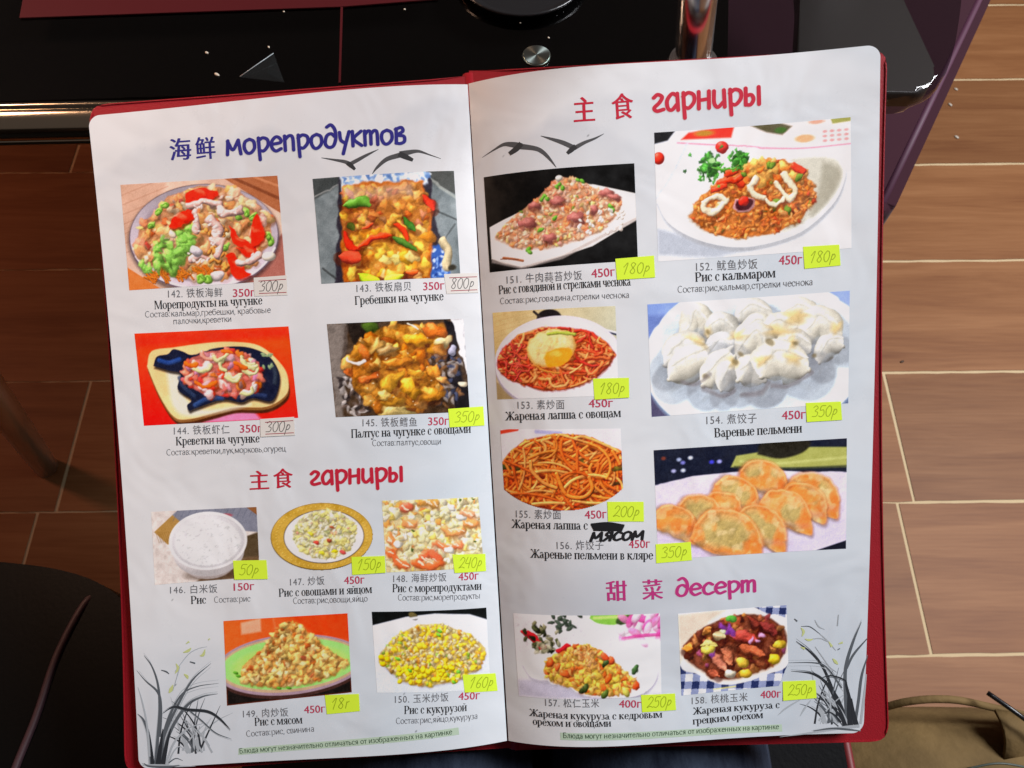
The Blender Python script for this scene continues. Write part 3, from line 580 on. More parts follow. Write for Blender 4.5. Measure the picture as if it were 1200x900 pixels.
PHOTOS={
 142:('L',184,123,[[67, 108], [486, 117], [485, 274], [63, 268]]),
 143:('L',165,123,[[578, 127], [950, 131], [950, 292], [580, 285]]),
 144:('L',180,108,[[66, 334], [483, 344], [491, 483], [71, 475]]),
 145:('L',161,109,[[587, 346], [952, 355], [953, 496], [593, 487]]),
 146:('L',122,86,[[73, 607], [359, 613], [356, 720], [69, 719]]),
 147:('L',122,82,[[392, 609], [678, 616], [674, 720], [386, 715]]),
 148:('L',114,84,[[703, 618], [962, 626], [966, 732], [705, 726]]),
 149:('L',146,98,[[249, 783], [593, 783], [593, 902], [248, 912]]),
 150:('L',134,94,[[659, 783], [966, 794], [964, 917], [661, 905]]),
 151:('R',177,111,[[25, 145], [405, 144], [405, 286], [26, 289]]),
 152:('R',230,152,[[457, 101], [933, 98], [938, 284], [456, 289]]),
 153:('R',144,102,[[27, 350], [343, 351], [343, 482], [26, 481]]),
 154:('R',237,132,[[425, 351], [935, 345], [935, 508], [427, 516]]),
 155:('R',141,94,[[29, 526], [345, 531], [345, 650], [30, 648]]),
 156:('R',226,127,[[429, 565], [933, 559], [937, 722], [431, 726]]),
 157:('R',171,97,[[35, 804], [432, 805], [431, 928], [37, 929]]),
 158:('R',127,96,[[481, 807], [780, 803], [790, 924], [487, 930]]),
}
TEXTS=[
 ('L',142,'sans','142. 铁板海鲜',[[165, 284], [311, 289]],9.5,'n'),
 ('L',142,'arial','350г',[[339, 292], [399, 294]],9.5,'r'),
 ('L',142,'serif','Морепродукты на чугунке',[[126, 300], [417, 307]],10,'k'),
 ('L',142,'arial','Состав:кальмар,гребешки, крабовые',[[98, 311], [438, 321]],8,'g'),
 ('L',142,'arial','палочки,креветки',[[172, 325], [330, 329]],8,'g'),
 ('L',143,'sans','143. 铁板扇贝',[[673, 302], [818, 306]],9.5,'n'),
 ('L',143,'arial','350г',[[850, 308], [906, 309]],9.5,'r'),
 ('L',143,'serif','Гребешки на чугунке',[[666, 321], [902, 325]],10,'k'),
 ('L',144,'sans','144. 铁板虾仁',[[150, 492], [301, 497]],9.5,'n'),
 ('L',144,'arial','350г',[[329, 498], [390, 500]],9.5,'r'),
 ('L',144,'serif','Креветки на чугунке',[[153, 509], [381, 515]],10,'k'),
 ('L',144,'arial','Состав:креветки,лук,морковь,огурец',[[125, 523], [451, 532]],8,'g'),
 ('L',145,'sans','145. 铁板鳕鱼',[[664, 504], [810, 510]],9.5,'n'),
 ('L',145,'arial','350г',[[840, 511], [895, 513]],9.5,'r'),
 ('L',145,'serif','Палтус на чугунке с овощами',[[631, 520], [953, 528]],10,'k'),
 ('L',145,'arial','Состав:палтус,овощи',[[686, 535], [872, 541]],8,'g'),
 ('L',146,'sans','146. 白米饭',[[109, 734], [237, 738]],9,'n'),
 ('L',146,'arial','150г',[[282, 738], [339, 739]],9,'r'),
 ('L',146,'serif','Рис',[[163, 753], [205, 754]],9.5,'k'),
 ('L',146,'arial','Состав:рис',[[226, 754], [327, 756]],8,'g'),
 ('L',147,'sans','147. 炒饭',[[439, 736], [534, 737]],9,'n'),
 ('L',147,'arial','450г',[[588, 739], [644, 740]],9,'r'),
 ('L',147,'serif','Рис с овощами и яйцом',[[406, 752], [663, 755]],9.5,'k'),
 ('L',147,'arial','Состав:рис,овощи,яйцо',[[444, 764], [650, 767]],8,'g'),
 ('L',148,'sans','148. 海鲜炒饭',[[722, 741], [864, 746]],9,'n'),
 ('L',148,'arial','450г',[[896, 748], [950, 750]],9,'r'),
 ('L',148,'serif','Рис с морепродуктами',[[718, 756], [956, 766]],9.5,'k'),
 ('L',148,'arial','Состав:рис,морепродукты',[[731, 769], [952, 779]],8,'g'),
 ('L',149,'sans','149. 肉炒饭',[[291, 931], [416, 932]],9,'n'),
 ('L',149,'arial','450г',[[460, 930], [518, 930]],9,'r'),
 ('L',149,'serif','Рис с мясом',[[322, 945], [454, 945]],9.5,'k'),
 ('L',149,'arial','Состав:рис, свинина',[[297, 961], [486, 958]],8,'g'),
 ('L',150,'sans','150. 玉米炒饭',[[708, 922], [851, 926]],9,'n'),
 ('L',150,'arial','450г',[[877, 927], [934, 930]],9,'r'),
 ('L',150,'serif','Рис с кукурузой',[[731, 940], [898, 945]],9.5,'k'),
 ('L',150,'arial','Состав:рис,яйцо,кукуруза',[[707, 954], [926, 959]],8,'g'),
 ('R',151,'sans','151. 牛肉蒜苔炒饭',[[69, 308], [262, 309]],9.5,'n'),
 ('R',151,'arial','450г',[[286, 308], [346, 307]],10,'r'),
 ('R',151,'serif','Рис с говядиной и стрелками чеснока',[[47, 323], [385, 322]],10,'k'),
 ('R',151,'arial','Состав:рис,говядина,стрелки чеснока',[[48, 338], [380, 340]],8,'g'),
 ('R',152,'sans','152. 鱿鱼炒饭',[[552, 305], [707, 305]],10,'n'),
 ('R',152,'arial','450г',[[760, 302], [818, 303]],10.5,'r'),
 ('R',152,'serif','Рис с кальмаром',[[549, 321], [752, 320]],10.5,'k'),
 ('R',152,'arial','Состав:рис,кальмар,стрелки чеснока',[[503, 336], [845, 334]],8.5,'g'),
 ('R',153,'sans','153. 素炒面',[[79, 496], [201, 498]],9.5,'n'),
 ('R',153,'arial','450г',[[264, 498], [327, 499]],9.5,'r'),
 ('R',153,'serif','Жареная лапша с овощам',[[45, 513], [347, 514]],10,'k'),
 ('R',154,'sans','154. 煮饺子',[[570, 530], [701, 530]],10,'n'),
 ('R',154,'arial','450г',[[766, 528], [827, 528]],10,'r'),
 ('R',154,'serif','Вареные пельмени',[[590, 550], [818, 548]],10.5,'k'),
 ('R',155,'sans','155. 素炒面',[[58, 659], [178, 661]],9.5,'n'),
 ('R',155,'arial','450г',[[241, 662], [299, 662]],9.5,'r'),
 ('R',155,'serif','Жареная лапша с',[[45, 675], [248, 678]],10,'k'),
 ('R',156,'sans','156. 炸饺子',[[163, 706], [287, 707]],9.5,'n'),
 ('R',156,'arial','450г',[[354, 707], [411, 708]],9.5,'r'),
 ('R',156,'serif','Жареные пельмени в кляре',[[91, 719], [418, 725]],10,'k'),
 ('R',157,'sans','157. 松仁玉米',[[110, 940], [258, 940]],9,'n'),
 ('R',157,'arial','400г',[[312, 942], [374, 944]],9,'r'),
 ('R',157,'serif','Жареная кукуруза с кедровым',[[64, 957], [432, 961]],8.3,'k'),
 ('R',157,'serif','орехом и овощами',[[72, 970], [289, 970]],8.3,'k'),
 ('R',158,'sans','158. 核桃玉米',[[516, 944], [674, 944]],9,'n'),
 ('R',158,'arial','400г',[[710, 942], [768, 942]],9,'r'),
 ('R',158,'serif','Жареная кукуруза с',[[519, 960], [765, 958]],8.3,'k'),
 ('R',158,'serif','грецким орехом',[[518, 975], [718, 972]],8.3,'k'),
 ('L','F','bold','Блюда могут незначительно отличаться от изображенных на картинке',[[276, 986], [856, 977]],6.3,'f'),
 ('R','F','bold','Блюда могут незначительно отличаться от изображенных на картинке',[[154, 987], [763, 990]],6.3,'f'),
 ('L','H1','cjkb','海',[[206, 77], [264, 78]],24,'b'),
 ('L','H1','cjkb','鲜',[[275, 79], [328, 80]],24,'b'),
 ('L','H1','brush','морепродуктов',[[355, 79], [831, 86]],16.5,'b'),
 ('L','H2','cjkb','主',[[344, 585], [398, 586]],21.5,'c'),
 ('L','H2','cjkb','食',[[410, 585], [464, 586]],21.5,'c'),
 ('L','H2','brush','гарниры',[[508, 586], [766, 591]],15.5,'c'),
 ('R','H3','cjkb','主',[[259, 78], [312, 78]],26.5,'c'),
 ('R','H3','cjkb','食',[[355, 77], [409, 76]],26.5,'c'),
 ('R','H3','brush','гарниры',[[452, 71], [724, 69]],18.5,'c'),
 ('R','H4','cjkb','甜',[[289, 782], [345, 782]],21.5,'m'),
 ('R','H4','cjkb','菜',[[386, 782], [442, 782]],21.5,'m'),
 ('R','H4','brush','десерт',[[475, 781], [699, 780]],13,'m'),
]
STICKERS=[
 ('L',142,[[399, 266], [489, 267], [487, 297], [397, 294]],'300р','w'),
 ('L',143,[[907, 286], [997, 287], [995, 317], [911, 316]],'800р','w'),
 ('L',144,[[387, 480], [480, 481], [479, 509], [385, 507]],'300р','w'),
 ('L',145,[[896, 489], [990, 490], [990, 519], [897, 517]],'350р','y'),
 ('L',146,[[285, 692], [377, 695], [378, 724], [286, 721]],'50р','y'),
 ('L',147,[[612, 699], [703, 701], [703, 726], [612, 726]],'150р','y'),
 ('L',148,[[884, 708], [972, 713], [971, 739], [887, 736]],'240р','y'),
 ('L',149,[[519, 904], [612, 905], [612, 931], [522, 933]],'18г','y'),
 ('L',150,[[892, 890], [980, 895], [983, 922], [895, 917]],'160р','y'),
 ('R',151,[[348, 282], [446, 280], [447, 312], [350, 313]],'180р','y'),
 ('R',152,[[820, 278], [908, 278], [912, 308], [824, 310]],'180р','y'),
 ('R',153,[[278, 456], [371, 457], [370, 486], [280, 487]],'180р','y'),
 ('R',154,[[827, 505], [916, 505], [920, 532], [830, 533]],'350р','y'),
 ('R',155,[[302, 638], [398, 640], [397, 669], [302, 667]],'200р','y'),
 ('R',156,[[426, 703], [520, 702], [522, 729], [426, 731]],'350р','y'),
 ('R',157,[[374, 925], [469, 926], [471, 951], [376, 951]],'250р','y'),
 ('R',158,[[772, 918], [863, 918], [867, 945], [774, 947]],'250р','y'),
]
BIRDS=[
 ('L',[[(606,97,0.3),(640,102,1.6),(666,106,2.6),(679,110,2.8)],[(757,92,0.3),(726,99,2.0),(698,106,2.8),(677,111,2.8)],[(673,108,3.2),(681,112,3.4),(692,119,2.0)]]),
 ('L',[[(736,128,0.3),(750,119,2.0),(776,108,3.2),(811,103,3.8)],[(918,112,0.3),(888,105,1.0),(860,99,2.2),(833,100,3.6),(811,101,3.6)],[(809,101,4.4),(826,106,4.0),(845,112,2.4)]]),
 ('R',[[(24,115,0.3),(54,107,1.2),(81,101,2.6),(104,103,4.0),(126,107,4.4)],[(210,143,0.3),(196,131,1.8),(180,120,2.8),(162,113,3.2),(123,107,4.2)],[(126,103,4.0),(112,110,4.2),(94,116,3.0)]]),
 ('R',[[(175,95,0.3),(201,101,2.0),(230,108,3.2),(255,116,3.4)],[(332,99,0.3),(309,105,1.5),(283,110,2.4),(257,117,3.2)],[(261,114,3.4),(250,119,3.6),(239,124,2.4)]]),
]
ORCHIDS=[
 ('L',[('d',[(46,993,5.0),(55,952,4.0),(64,909,4.0),(62,872,3.0),(49,844,2.0),(29,825,0.4)]),('d',[(8,848,0.4),(30,865,1.5),(61,884,3.0),(67,909,3.5),(60,952,4.0)]),('d',[(52,994,5.0),(71,952,4.5),(108,911,3.5),(155,870,2.5),(209,846,0.4)]),('d',[(57,995,4.0),(78,937,4.0),(120,893,2.5),(165,880,1.5),(228,877,0.3)]),('d',[(62,995,5.0),(88,947,4.5),(135,909,4.0),(180,896,2.0),(224,893,0.4)]),('k',[(72,916,0.6),(102,908,2.2),(140,914,3.2),(194,919,3.0),(226,931,2.4),(254,949,0.4)]),('d',[(256,963,0.3),(213,952,1.5),(176,932,2.0),(145,916,2.0)]),('g',[(73,995,3.0),(98,963,3.0),(137,943,2.2),(182,936,0.6)]),('d',[(35,994,5.0),(31,950,4.0),(19,925,3.0),(4,914,0.5)]),('g',[(31,981,3.0),(27,932,2.5),(17,895,2.0),(8,873,0.5)]),('g',[(79,996,2.5),(94,978,2.0),(113,969,1.4),(134,980,0.5)]),('d',[(81,993,1.6),(101,987,1.4),(120,991,0.5)]),('g',[(162,944,0.5),(180,957,1.8),(196,971,0.4)]),('g',[(110,854,0.6),(148,830,1.0),(176,822,0.9),(201,820,0.4)]),('k',[(52,994,7.0),(62,964,4.5),(70,940,1.0)]),('k',[(65,994,7.0),(78,965,4.5),(91,941,1.0)]),('k',[(38,993,5.0),(36,969,3.0),(34,948,0.6)]),('g',[(11,993,2.0),(57,996,3.5),(105,999,2.5),(154,1001,0.5)]),('d',[(14,991,1.2),(30,996,2.5),(78,999,3.0),(111,998,0.8)]),('y',[(114,842,1.0),(119,850,4.0),(110,857,1.0)]),('y',[(135,826,1.0),(149,824,4.0),(157,820,1.0)]),('y',[(180,833,1.0),(189,832,4.0),(195,824,1.0)]),('y',[(91,886,1.5),(97,881,5.0),(103,874,1.0)]),('y',[(134,859,1.0),(142,863,4.0),(144,867,1.0)]),('d',[(152,841,1.5),(166,844,2.0)]),('d',[(73,850,1.0),(86,853,2.0),(94,857,1.0)]),('y',[(205,810,1.6),(210,808,1.6)]),('y',[(144,813,1.0),(153,810,2.6)]),('g',[(102,883,0.6),(115,862,1.0),(124,847,0.8)])]),
 ('R',[('k',[(955,985,6.0),(923,949,4.5),(885,901,3.5),(849,876,2.4),(808,858,0.5)]),('k',[(952,986,7.0),(926,949,5.0),(892,922,4.0),(853,908,2.6),(795,903,0.4)]),('d',[(936,931,2.4),(896,901,2.2),(863,892,1.8),(781,890,0.4)]),('k',[(947,984,4.0),(915,961,3.0),(890,950,2.2),(865,944,0.8)]),('d',[(955,985,6.0),(947,941,5.0),(945,901,4.5),(962,863,3.6),(984,832,0.4)]),('d',[(948,902,2.5),(965,881,3.2),(1001,857,1.2)]),('d',[(977,980,4.0),(983,950,4.0),(989,914,3.5),(1003,884,1.0)]),('k',[(977,986,6.0),(964,959,5.0),(949,929,3.5),(943,919,2.0),(907,912,2.0),(880,915,0.6)]),('g',[(760,969,0.5),(782,959,2.5),(824,946,1.2)]),('g',[(822,972,0.5),(835,960,2.5),(851,948,1.0)]),('k',[(936,983,3.0),(921,973,2.2),(904,967,1.4),(891,969,0.4)]),('d',[(930,989,1.6),(913,982,1.4),(900,984,0.5)]),('g',[(879,985,0.4),(886,976,1.2),(899,969,1.0)]),('g',[(929,962,2.5),(904,949,2.4),(870,938,1.0)]),('g',[(991,986,3.0),(997,950,3.0),(1002,911,1.0)]),('k',[(963,989,8.0),(957,965,5.0),(953,944,1.0)]),('k',[(980,989,7.0),(970,968,4.5),(964,947,1.0)]),('k',[(949,989,6.0),(935,968,4.0),(920,952,1.0)]),('g',[(766,1002,0.5),(845,998,2.4),(928,992,4.0),(988,989,4.0)]),('d',[(861,995,1.0),(911,992,2.4),(955,994,2.6),(992,997,1.0)]),('d',[(821,836,0.6),(845,837,1.2),(872,848,0.6)]),('g',[(858,827,0.8),(869,837,1.6),(886,842,0.6)]),('g',[(872,848,1.0),(894,859,1.4),(917,874,0.5)]),('g',[(843,856,0.8),(873,855,1.4),(894,860,1.0)]),('g',[(860,867,0.6),(882,884,1.2),(901,898,0.8),(921,907,0.5)]),('y',[(821,838,1.0),(828,844,3.5),(824,851,1.0)]),('y',[(832,855,1.0),(843,857,3.0),(854,856,1.0)]),('y',[(821,867,1.0),(832,870,3.4)]),('y',[(897,860,1.0),(906,868,3.4)]),('y',[(909,886,1.0),(917,891,4.0),(924,895,1.0)]),('d',[(802,824,1.0),(810,828,2.2)]),('y',[(924,864,1.0),(935,862,3.0)]),('d',[(922,873,1.2),(928,871,1.2)]),('g',[(922,820,1.0),(920,837,1.5)])]),
]
STRIPS= [('L', [[274, 978], [873, 968], [874, 979], [273, 988]]), ('R', [[147, 979], [771, 983], [773, 994], [147, 990]])]
SCRIB= [[[256, 675], [345, 677]], [[251, 695], [395, 695]]]
# ---------------------------------------------------------------- dish photographs: a small painter for the prints
LD=np.array([-.35,-.62,.70])
class Pic:
    def __init__(s,w,h,bg,seed,q=1.5):
        s.W=int(w*q); s.H=int(h*q); s.q=q; s.rg=np.random.default_rng(seed); s.a=np.empty((s.H,s.W,3)); s.a[:]=bg; s.mask=None
        s.asp=s.H/s.W
    def grid(s): 
        y,x=np.mgrid[0:s.H,0:s.W]; return (x+.5)/s.W,(y+.5)/s.H
    def grad(s,c0,c1,ang=90):
        x,y=s.grid(); t=np.clip(x*math.cos(math.radians(ang))+y*math.sin(math.radians(ang)),0,1)[...,None]; s.a=np.array(c0)*(1-t)+np.array(c1)*t
    def noise(s,sc,amp,oct=4,ay=1.,mask=None):
        n=(noise2(s.W,s.H,sc,s.rg,oct,ay)-.5)[...,None]*2*amp; s.a=s.a+(n if mask is None else n*mask[...,None])
    def win(s,x0,x1,y0,y1):
        return max(0,int(x0)),min(s.W,int(x1)+2),max(0,int(y0)),min(s.H,int(y1)+2)
    def put(s,w,col,al):
        x0,x1,y0,y1=w; t=s.a[y0:y1,x0:x1]; al=al[...,None]; s.a[y0:y1,x0:x1]=t*(1-al)+col*al
    def ell(s,cx,cy,rx,ry,col,rot=0,soft=1.,shade=0.,alpha=1.,spec=0.,hole=0.,irr=0.):
        """rx, ry as fractions of the picture width"""
        X,Y,a,b=cx*s.W,cy*s.H,max(.6,rx*s.W),max(.6,ry*s.W); m=max(a,b)+soft+1; w=s.win(X-m,X+m,Y-m,Y+m)
        if w[1]<=w[0] or w[3]<=w[2]: return
        y,x=np.mgrid[w[2]:w[3],w[0]:w[1]]; dx=x-X;dy=y-Y; c,sn=math.cos(rot),math.sin(rot); u=(dx*c+dy*sn)/a; v=(-dx*sn+dy*c)/b
        r=np.sqrt(u*u+v*v)
        if irr:
            th=np.arctan2(v,u); f=s.rg.uniform(0,6.3,3); r=r/(1+irr*(np.sin(2*th+f[0])*.5+np.sin(3*th+f[1])*.6+np.sin(5*th+f[2])*.4))
        al=np.clip((1-r)*min(a,b)/soft+.5,0,1)*alpha
        if hole: al=al*np.clip((r-hole)*min(a,b)/soft+.5,0,1)
        col=np.array(col,float)
        if shade:
            rr=np.minimum(r,.98); 
            if hole: mid=(1+hole)/2; hw=(1-hole)/2; rr=np.clip(abs(r-mid)/hw,0,.98); sg=np.sign(r-mid)/np.maximum(r,.01)*rr; nu,nv=u*sg,v*sg
            else: nu,nv=u,v
            nz=np.sqrt(1-rr*rr); nx=nu*c-nv*sn; ny=nu*sn+nv*c; lam=np.clip(nx*LD[0]+ny*LD[1]+nz*LD[2],0,1)
            C=col*(1-shade+shade*1.35*lam)[...,None]
            if spec: C=C+spec*255*(lam**14)[...,None]
            s.put(w,C,al)
        else: s.put(w,col,al)
    def strk(s,pts,wd,col,shade=.6,soft=1.,alpha=1.,spec=0.,taper=False,n=5):
        P=crom(np.array(pts,float),n)*[s.W,s.H]; r=max(.5,wd*s.W/2); m=r+soft+1
        w=s.win(P[:,0].min()-m,P[:,0].max()+m,P[:,1].min()-m,P[:,1].max()+m)
        if w[1]<=w[0] or w[3]<=w[2]: return
        y,x=np.mgrid[w[2]:w[3],w[0]:w[1]]; best=np.full(x.shape,1e9);vx=np.zeros(x.shape);vy=np.zeros(x.shape);T=np.zeros(x.shape); N=len(P)-1
        for i in range(N):
            d=P[i+1]-P[i]; L=d@d+1e-9; t=np.clip(((x-P[i,0])*d[0]+(y-P[i,1])*d[1])/L,0,1); ex=x-P[i,0]-t*d[0]; ey=y-P[i,1]-t*d[1]; q=ex*ex+ey*ey
            k=q<best; best=np.where(k,q,best);vx=np.where(k,ex,vx);vy=np.where(k,ey,vy); T=np.where(k,(i+t)/N,T)
        rr=r*(np.sqrt(np.clip(1-(2*T-1)**2,.02,1)) if taper else 1.); dd=np.sqrt(best)/rr; al=np.clip((1-dd)*r/soft+.5,0,1)*alpha
        dd=np.minimum(dd,.98); nz=np.sqrt(1-dd*dd); lam=np.clip(vx/rr*LD[0]+vy/rr*LD[1]+nz*LD[2],0,1)
        C=np.array(col,float)*(1-shade+shade*1.35*lam)[...,None]
        if spec: C=C+spec*255*(lam**14)[...,None]
        s.put(w,C,al)
    def pmask(s,pts,soft=1.2):
        P=np.array(pts,float)*[s.W,s.H]; y,x=np.mgrid[0:s.H,0:s.W]; x=x+.5;y=y+.5; ins=np.zeros(x.shape,bool); dm=np.full(x.shape,1e9)
        for i in range(len(P)):
            a=P[i];b=P[(i+1)%len(P)]
            if a[1]!=b[1]:
                k=((a[1]>y)!=(b[1]>y))&(x<(b[0]-a[0])*(y-a[1])/(b[1]-a[1])+a[0]); ins^=k
            d=b-a;L=d@d+1e-9;t=np.clip(((x-a[0])*d[0]+(y-a[1])*d[1])/L,0,1); dm=np.minimum(dm,np.hypot(x-a[0]-t*d[0],y-a[1]-t*d[1]))
        return np.clip(np.where(ins,dm,-dm)/soft+.5,0,1)
    def poly(s,pts,col,soft=1.2,alpha=1.,smooth=False):
        if smooth: pts=crom(list(pts)+[pts[0]],5)[:-1]
        m=s.pmask(pts,soft)*alpha; s.a=s.a*(1-m[...,None])+np.array(col,float)*m[...,None]; return m
    def emask(s,cx,cy,rx,ry): 
        x,y=s.grid(); return np.hypot((x-cx)/rx,(y-cy)*s.asp/ry)
    def plate(s,cx,cy,rx,ry,rim,inner,edge,k=.78,soft=1.3):
        s.ell(cx,cy+.03,rx*1.02,ry*1.03,np.array(edge)*.35,soft=5,alpha=.5)
        s.ell(cx,cy+.012,rx,ry,np.array(edge)); s.ell(cx,cy,rx*.985,ry*.97,rim,soft=soft)
        x,y=s.grid(); r=s.emask(cx,cy,rx,ry); m=np.clip((r<.98)*1.,0,1)
        s.a=s.a*(1+(m*(.09*(y-cy)*4+.05*np.sin((x-cx)*9)))[...,None]); s.ell(cx,cy,rx*k,ry*k,inner,soft=4)
    def pile(s,region,n,items,jit=16,sh=.5):
        """region: polygon; items: (weight,colour,rmin,rmax,aspect,kind)"""
        P=np.array(region,float); lo,hi=P.min(0),P.max(0); pts=[]; wt=np.array([i[0] for i in items],float); wt/=wt.sum()
        mean=sum(w_*np.array(i[1],float) for w_,i in zip(wt,items)); M=s.pmask(region,3.)
        if not hasattr(s,'R'): s.R=region
        if n>60: s.a=s.a*(1-M[...,None]*.9)+mean*(.80 if sh else .96)*M[...,None]*.9
        while len(pts)<n:
            p=lo+(hi-lo)*s.rg.random(2); ins=False
            for i in range(len(P)):
                a=P[i];b=P[(i+1)%len(P)]
                if (a[1]>p[1])!=(b[1]>p[1]) and p[0]<(b[0]-a[0])*(p[1]-a[1])/(b[1]-a[1])+a[0]: ins=not ins
            if ins: pts.append(p)
        pts.sort(key=lambda p:p[1]+.25*s.rg.random())
        for p in pts:
            _,c,r0,r1,asp,kind=items[s.rg.choice(len(items),p=wt)]; r=s.rg.uniform(r0,r1); rot=s.rg.uniform(0,math.pi)
            c=np.clip(np.array(c,float)*s.rg.uniform(.82,1.12)+s.rg.normal(0,jit*.4,3),0,255)
            if sh: s.ell(p[0]+r*.2,p[1]+r*.4/s.asp,r*1.15,r*1.05,(84,36,10),soft=3.5,alpha=sh*.33)
            if kind=='b': s.ell(p[0],p[1],r*1.08,r*1.08*s.rg.uniform(asp,1),c,rot,2.0,.36,.93,.06,irr=.22)
            elif kind=='m': s.ell(p[0],p[1],r,r*s.rg.uniform(asp,1),c,rot,1.6,.3,irr=.25)
            elif kind=='f': s.ell(p[0],p[1],r,r*asp,c,rot,1.6,.14,.8,irr=.15)
            elif kind=='c':
                k=s.rg.integers(4,6); th=np.sort(s.rg.uniform(0,2*math.pi,k)); s.poly([(p[0]+r*math.cos(t)*.9,p[1]+r*math.sin(t)*.8/s.asp) for t in th],c); s.ell(p[0]-r*.2,p[1]-r*.3,r*.4,r*.3,np.clip(c*1.25,0,255),soft=2,alpha=.6)
            elif kind in 'wr':
                L=r*3.2; t=rot; q=[(p[0]+math.cos(t)*L*k+math.sin(t)*asp*L*math.sin(k*3+r*99),p[1]+(math.sin(t)*L*k*.7-math.cos(t)*asp*L*math.sin(k*3+r*99))/s.asp) for k in (-.5,-.2,.2,.5)]
                s.strk(q,r*.62,c,.7,1.,1,.1,n=3)
    def relief(s,region,amt=.3,sc=22,soft=3.,tint=0.):
        M=s.pmask(region,soft) if not isinstance(region,np.ndarray) or region.ndim==2 and region.shape[1]==2 else region
        n=noise2(s.W,s.H,sc,s.rg,4); gy,gx=np.gradient(n); g=-(gx*LD[0]+gy*LD[1])*s.W/sc*.55; g=np.clip(g,-1,1)
        d=np.clip((.44-n)*5,0,1)
        s.a=s.a*(1+(M*(amt*g-amt*.55*d))[...,None]); 
        if tint: s.a=s.a+M[...,None]*tint*(noise2(s.W,s.H,sc*.5,s.rg,2)-.5)[...,None]*np.array([30,60,40.])
    def warp(s,region,amp=.014,sc=14,rel=.16,soft=10):
        M=s.pmask(region,soft)
        y,x=np.mgrid[0:s.H,0:s.W].astype(float); f=lambda k:(noise2(s.W,s.H,k,s.rg,2)-.5)*2
        dx=(f(sc)+.5*f(sc*2.2))*amp*s.W*M; dy=(f(sc)+.5*f(sc*2.2))*amp*s.W*M
        X=np.clip(x+dx,0,s.W-1.01);Y=np.clip(y+dy,0,s.H-1.01); xi=X.astype(int);yi=Y.astype(int);fx=(X-xi)[...,None];fy=(Y-yi)[...,None]; a=s.a
        s.a=(a[yi,xi]*(1-fx)+a[yi,xi+1]*fx)*(1-fy)+(a[yi+1,xi]*(1-fx)+a[yi+1,xi+1]*fx)*fy
        if rel: s.relief(M,rel,sc*2.0)
    def worms(s,region,n,cols,w0,w1,L0,L1,curl=1.2,sh=.5):
        P=np.array(region,float); lo,hi=P.min(0),P.max(0); k=0
        m=s.pmask(region,1.); s.R=region
        while k<n:
            p=lo+(hi-lo)*s.rg.random(2); xi=int(np.clip(p[0]*s.W,0,s.W-1)); yi=int(np.clip(p[1]*s.H,0,s.H-1))
            if m[yi,xi]<.5: continue
            k+=1; t=s.rg.uniform(0,2*math.pi); cv=s.rg.normal(0,curl); L=s.rg.uniform(L0,L1); q=[p.copy()]
            for j in range(5):
                t+=cv*.4; q.append(q[-1]+np.array([math.cos(t),math.sin(t)*.75/s.asp])*L/5)
            q=[x for x in q if 0<=int(x[0]*s.W)<s.W and 0<=int(x[1]*s.H)<s.H and m[int(x[1]*s.H),int(x[0]*s.W)]>.4]
            if len(q)<3: continue
            c=np.array(cols[s.rg.integers(len(cols))],float)*s.rg.uniform(.82,1.12); w=s.rg.uniform(w0,w1)
            if sh: s.strk(np.array(q)+[.3*w,.6*w/s.asp],w*1.2,(96,26,4),0,2.5,sh*.62,n=3)
            s.strk(q,w,c,.5,1.3,1,.12,n=3)
    def done(s,con=1.06,grain=5,unsharp=.3):
        a=s.a; b=a.copy(); b[1:-1,1:-1]=(a[:-2,1:-1]+a[2:,1:-1]+a[1:-1,:-2]+a[1:-1,2:]+a[1:-1,1:-1]*4)/8; a=.35*a+.65*b; b=a.copy(); b[1:-1,1:-1]=(a[:-2,1:-1]+a[2:,1:-1]+a[1:-1,:-2]+a[1:-1,2:]+a[1:-1,1:-1]*2)/6
        a=a+(a-b)*unsharp; a=(a-120)*con+124+s.rg.normal(0,grain,a.shape[:2])[...,None]
        g=noise2(s.W,s.H,s.W/7.,s.rg,1)-.5; a=a+g[...,None]*9
        a=255*(np.clip(a,6,250)/255)**.86; a=(a-128)*1.13+126; g_=a.mean(2,keepdims=True); a=g_+(a-g_)*1.1; s.a=np.clip(a,6,246); return s
ov=lambda cx,cy,rx,ry,n=20:[(cx+rx*math.cos(2*math.pi*i/n),cy+ry*math.sin(2*math.pi*i/n)) for i in range(n)]
DISH={}
_full=[(-.1,-.1),(1.1,-.1),(1.1,1.1),(-.1,1.1)]
WARP={142:(None,.020,13,.2),143:([(.1,0),(.9,0),(.95,1.1),(.1,1.1)],.016,14,.16),144:(None,.018,14,.2),145:(_full,.022,11,.25),147:(None,.014,18,.10),148:(_full,.022,14,.10),149:(None,.012,20,.14),150:(None,.010,22,.1),151:(None,.012,20,.14),
152:([(.14,.7),(.2,.4),(.26,.16),(.46,.14),(.7,.24),(.84,.5),(.78,.8),(.4,.88)],.011,24,.16),153:(None,.010,16,.1),154:([(.04,.1),(.98,.05),(.99,.7),(.6,.9),(.05,.85)],.013,9,.08),156:([(0,.3),(.5,.25),(1,.3),(1,.9),(.4,1),(0,.85)],.007,16,.06),157:([(0,.1),(.5,.05),(.85,.5),(.9,.95),(.2,.85)],.014,18,.14),158:(None,.020,14,.25)}
def finish(k,p):
    if k in WARP: r,a,sc,rl=WARP[k]; p.warp(r or p.R,a,sc,rl)
    return p.done()
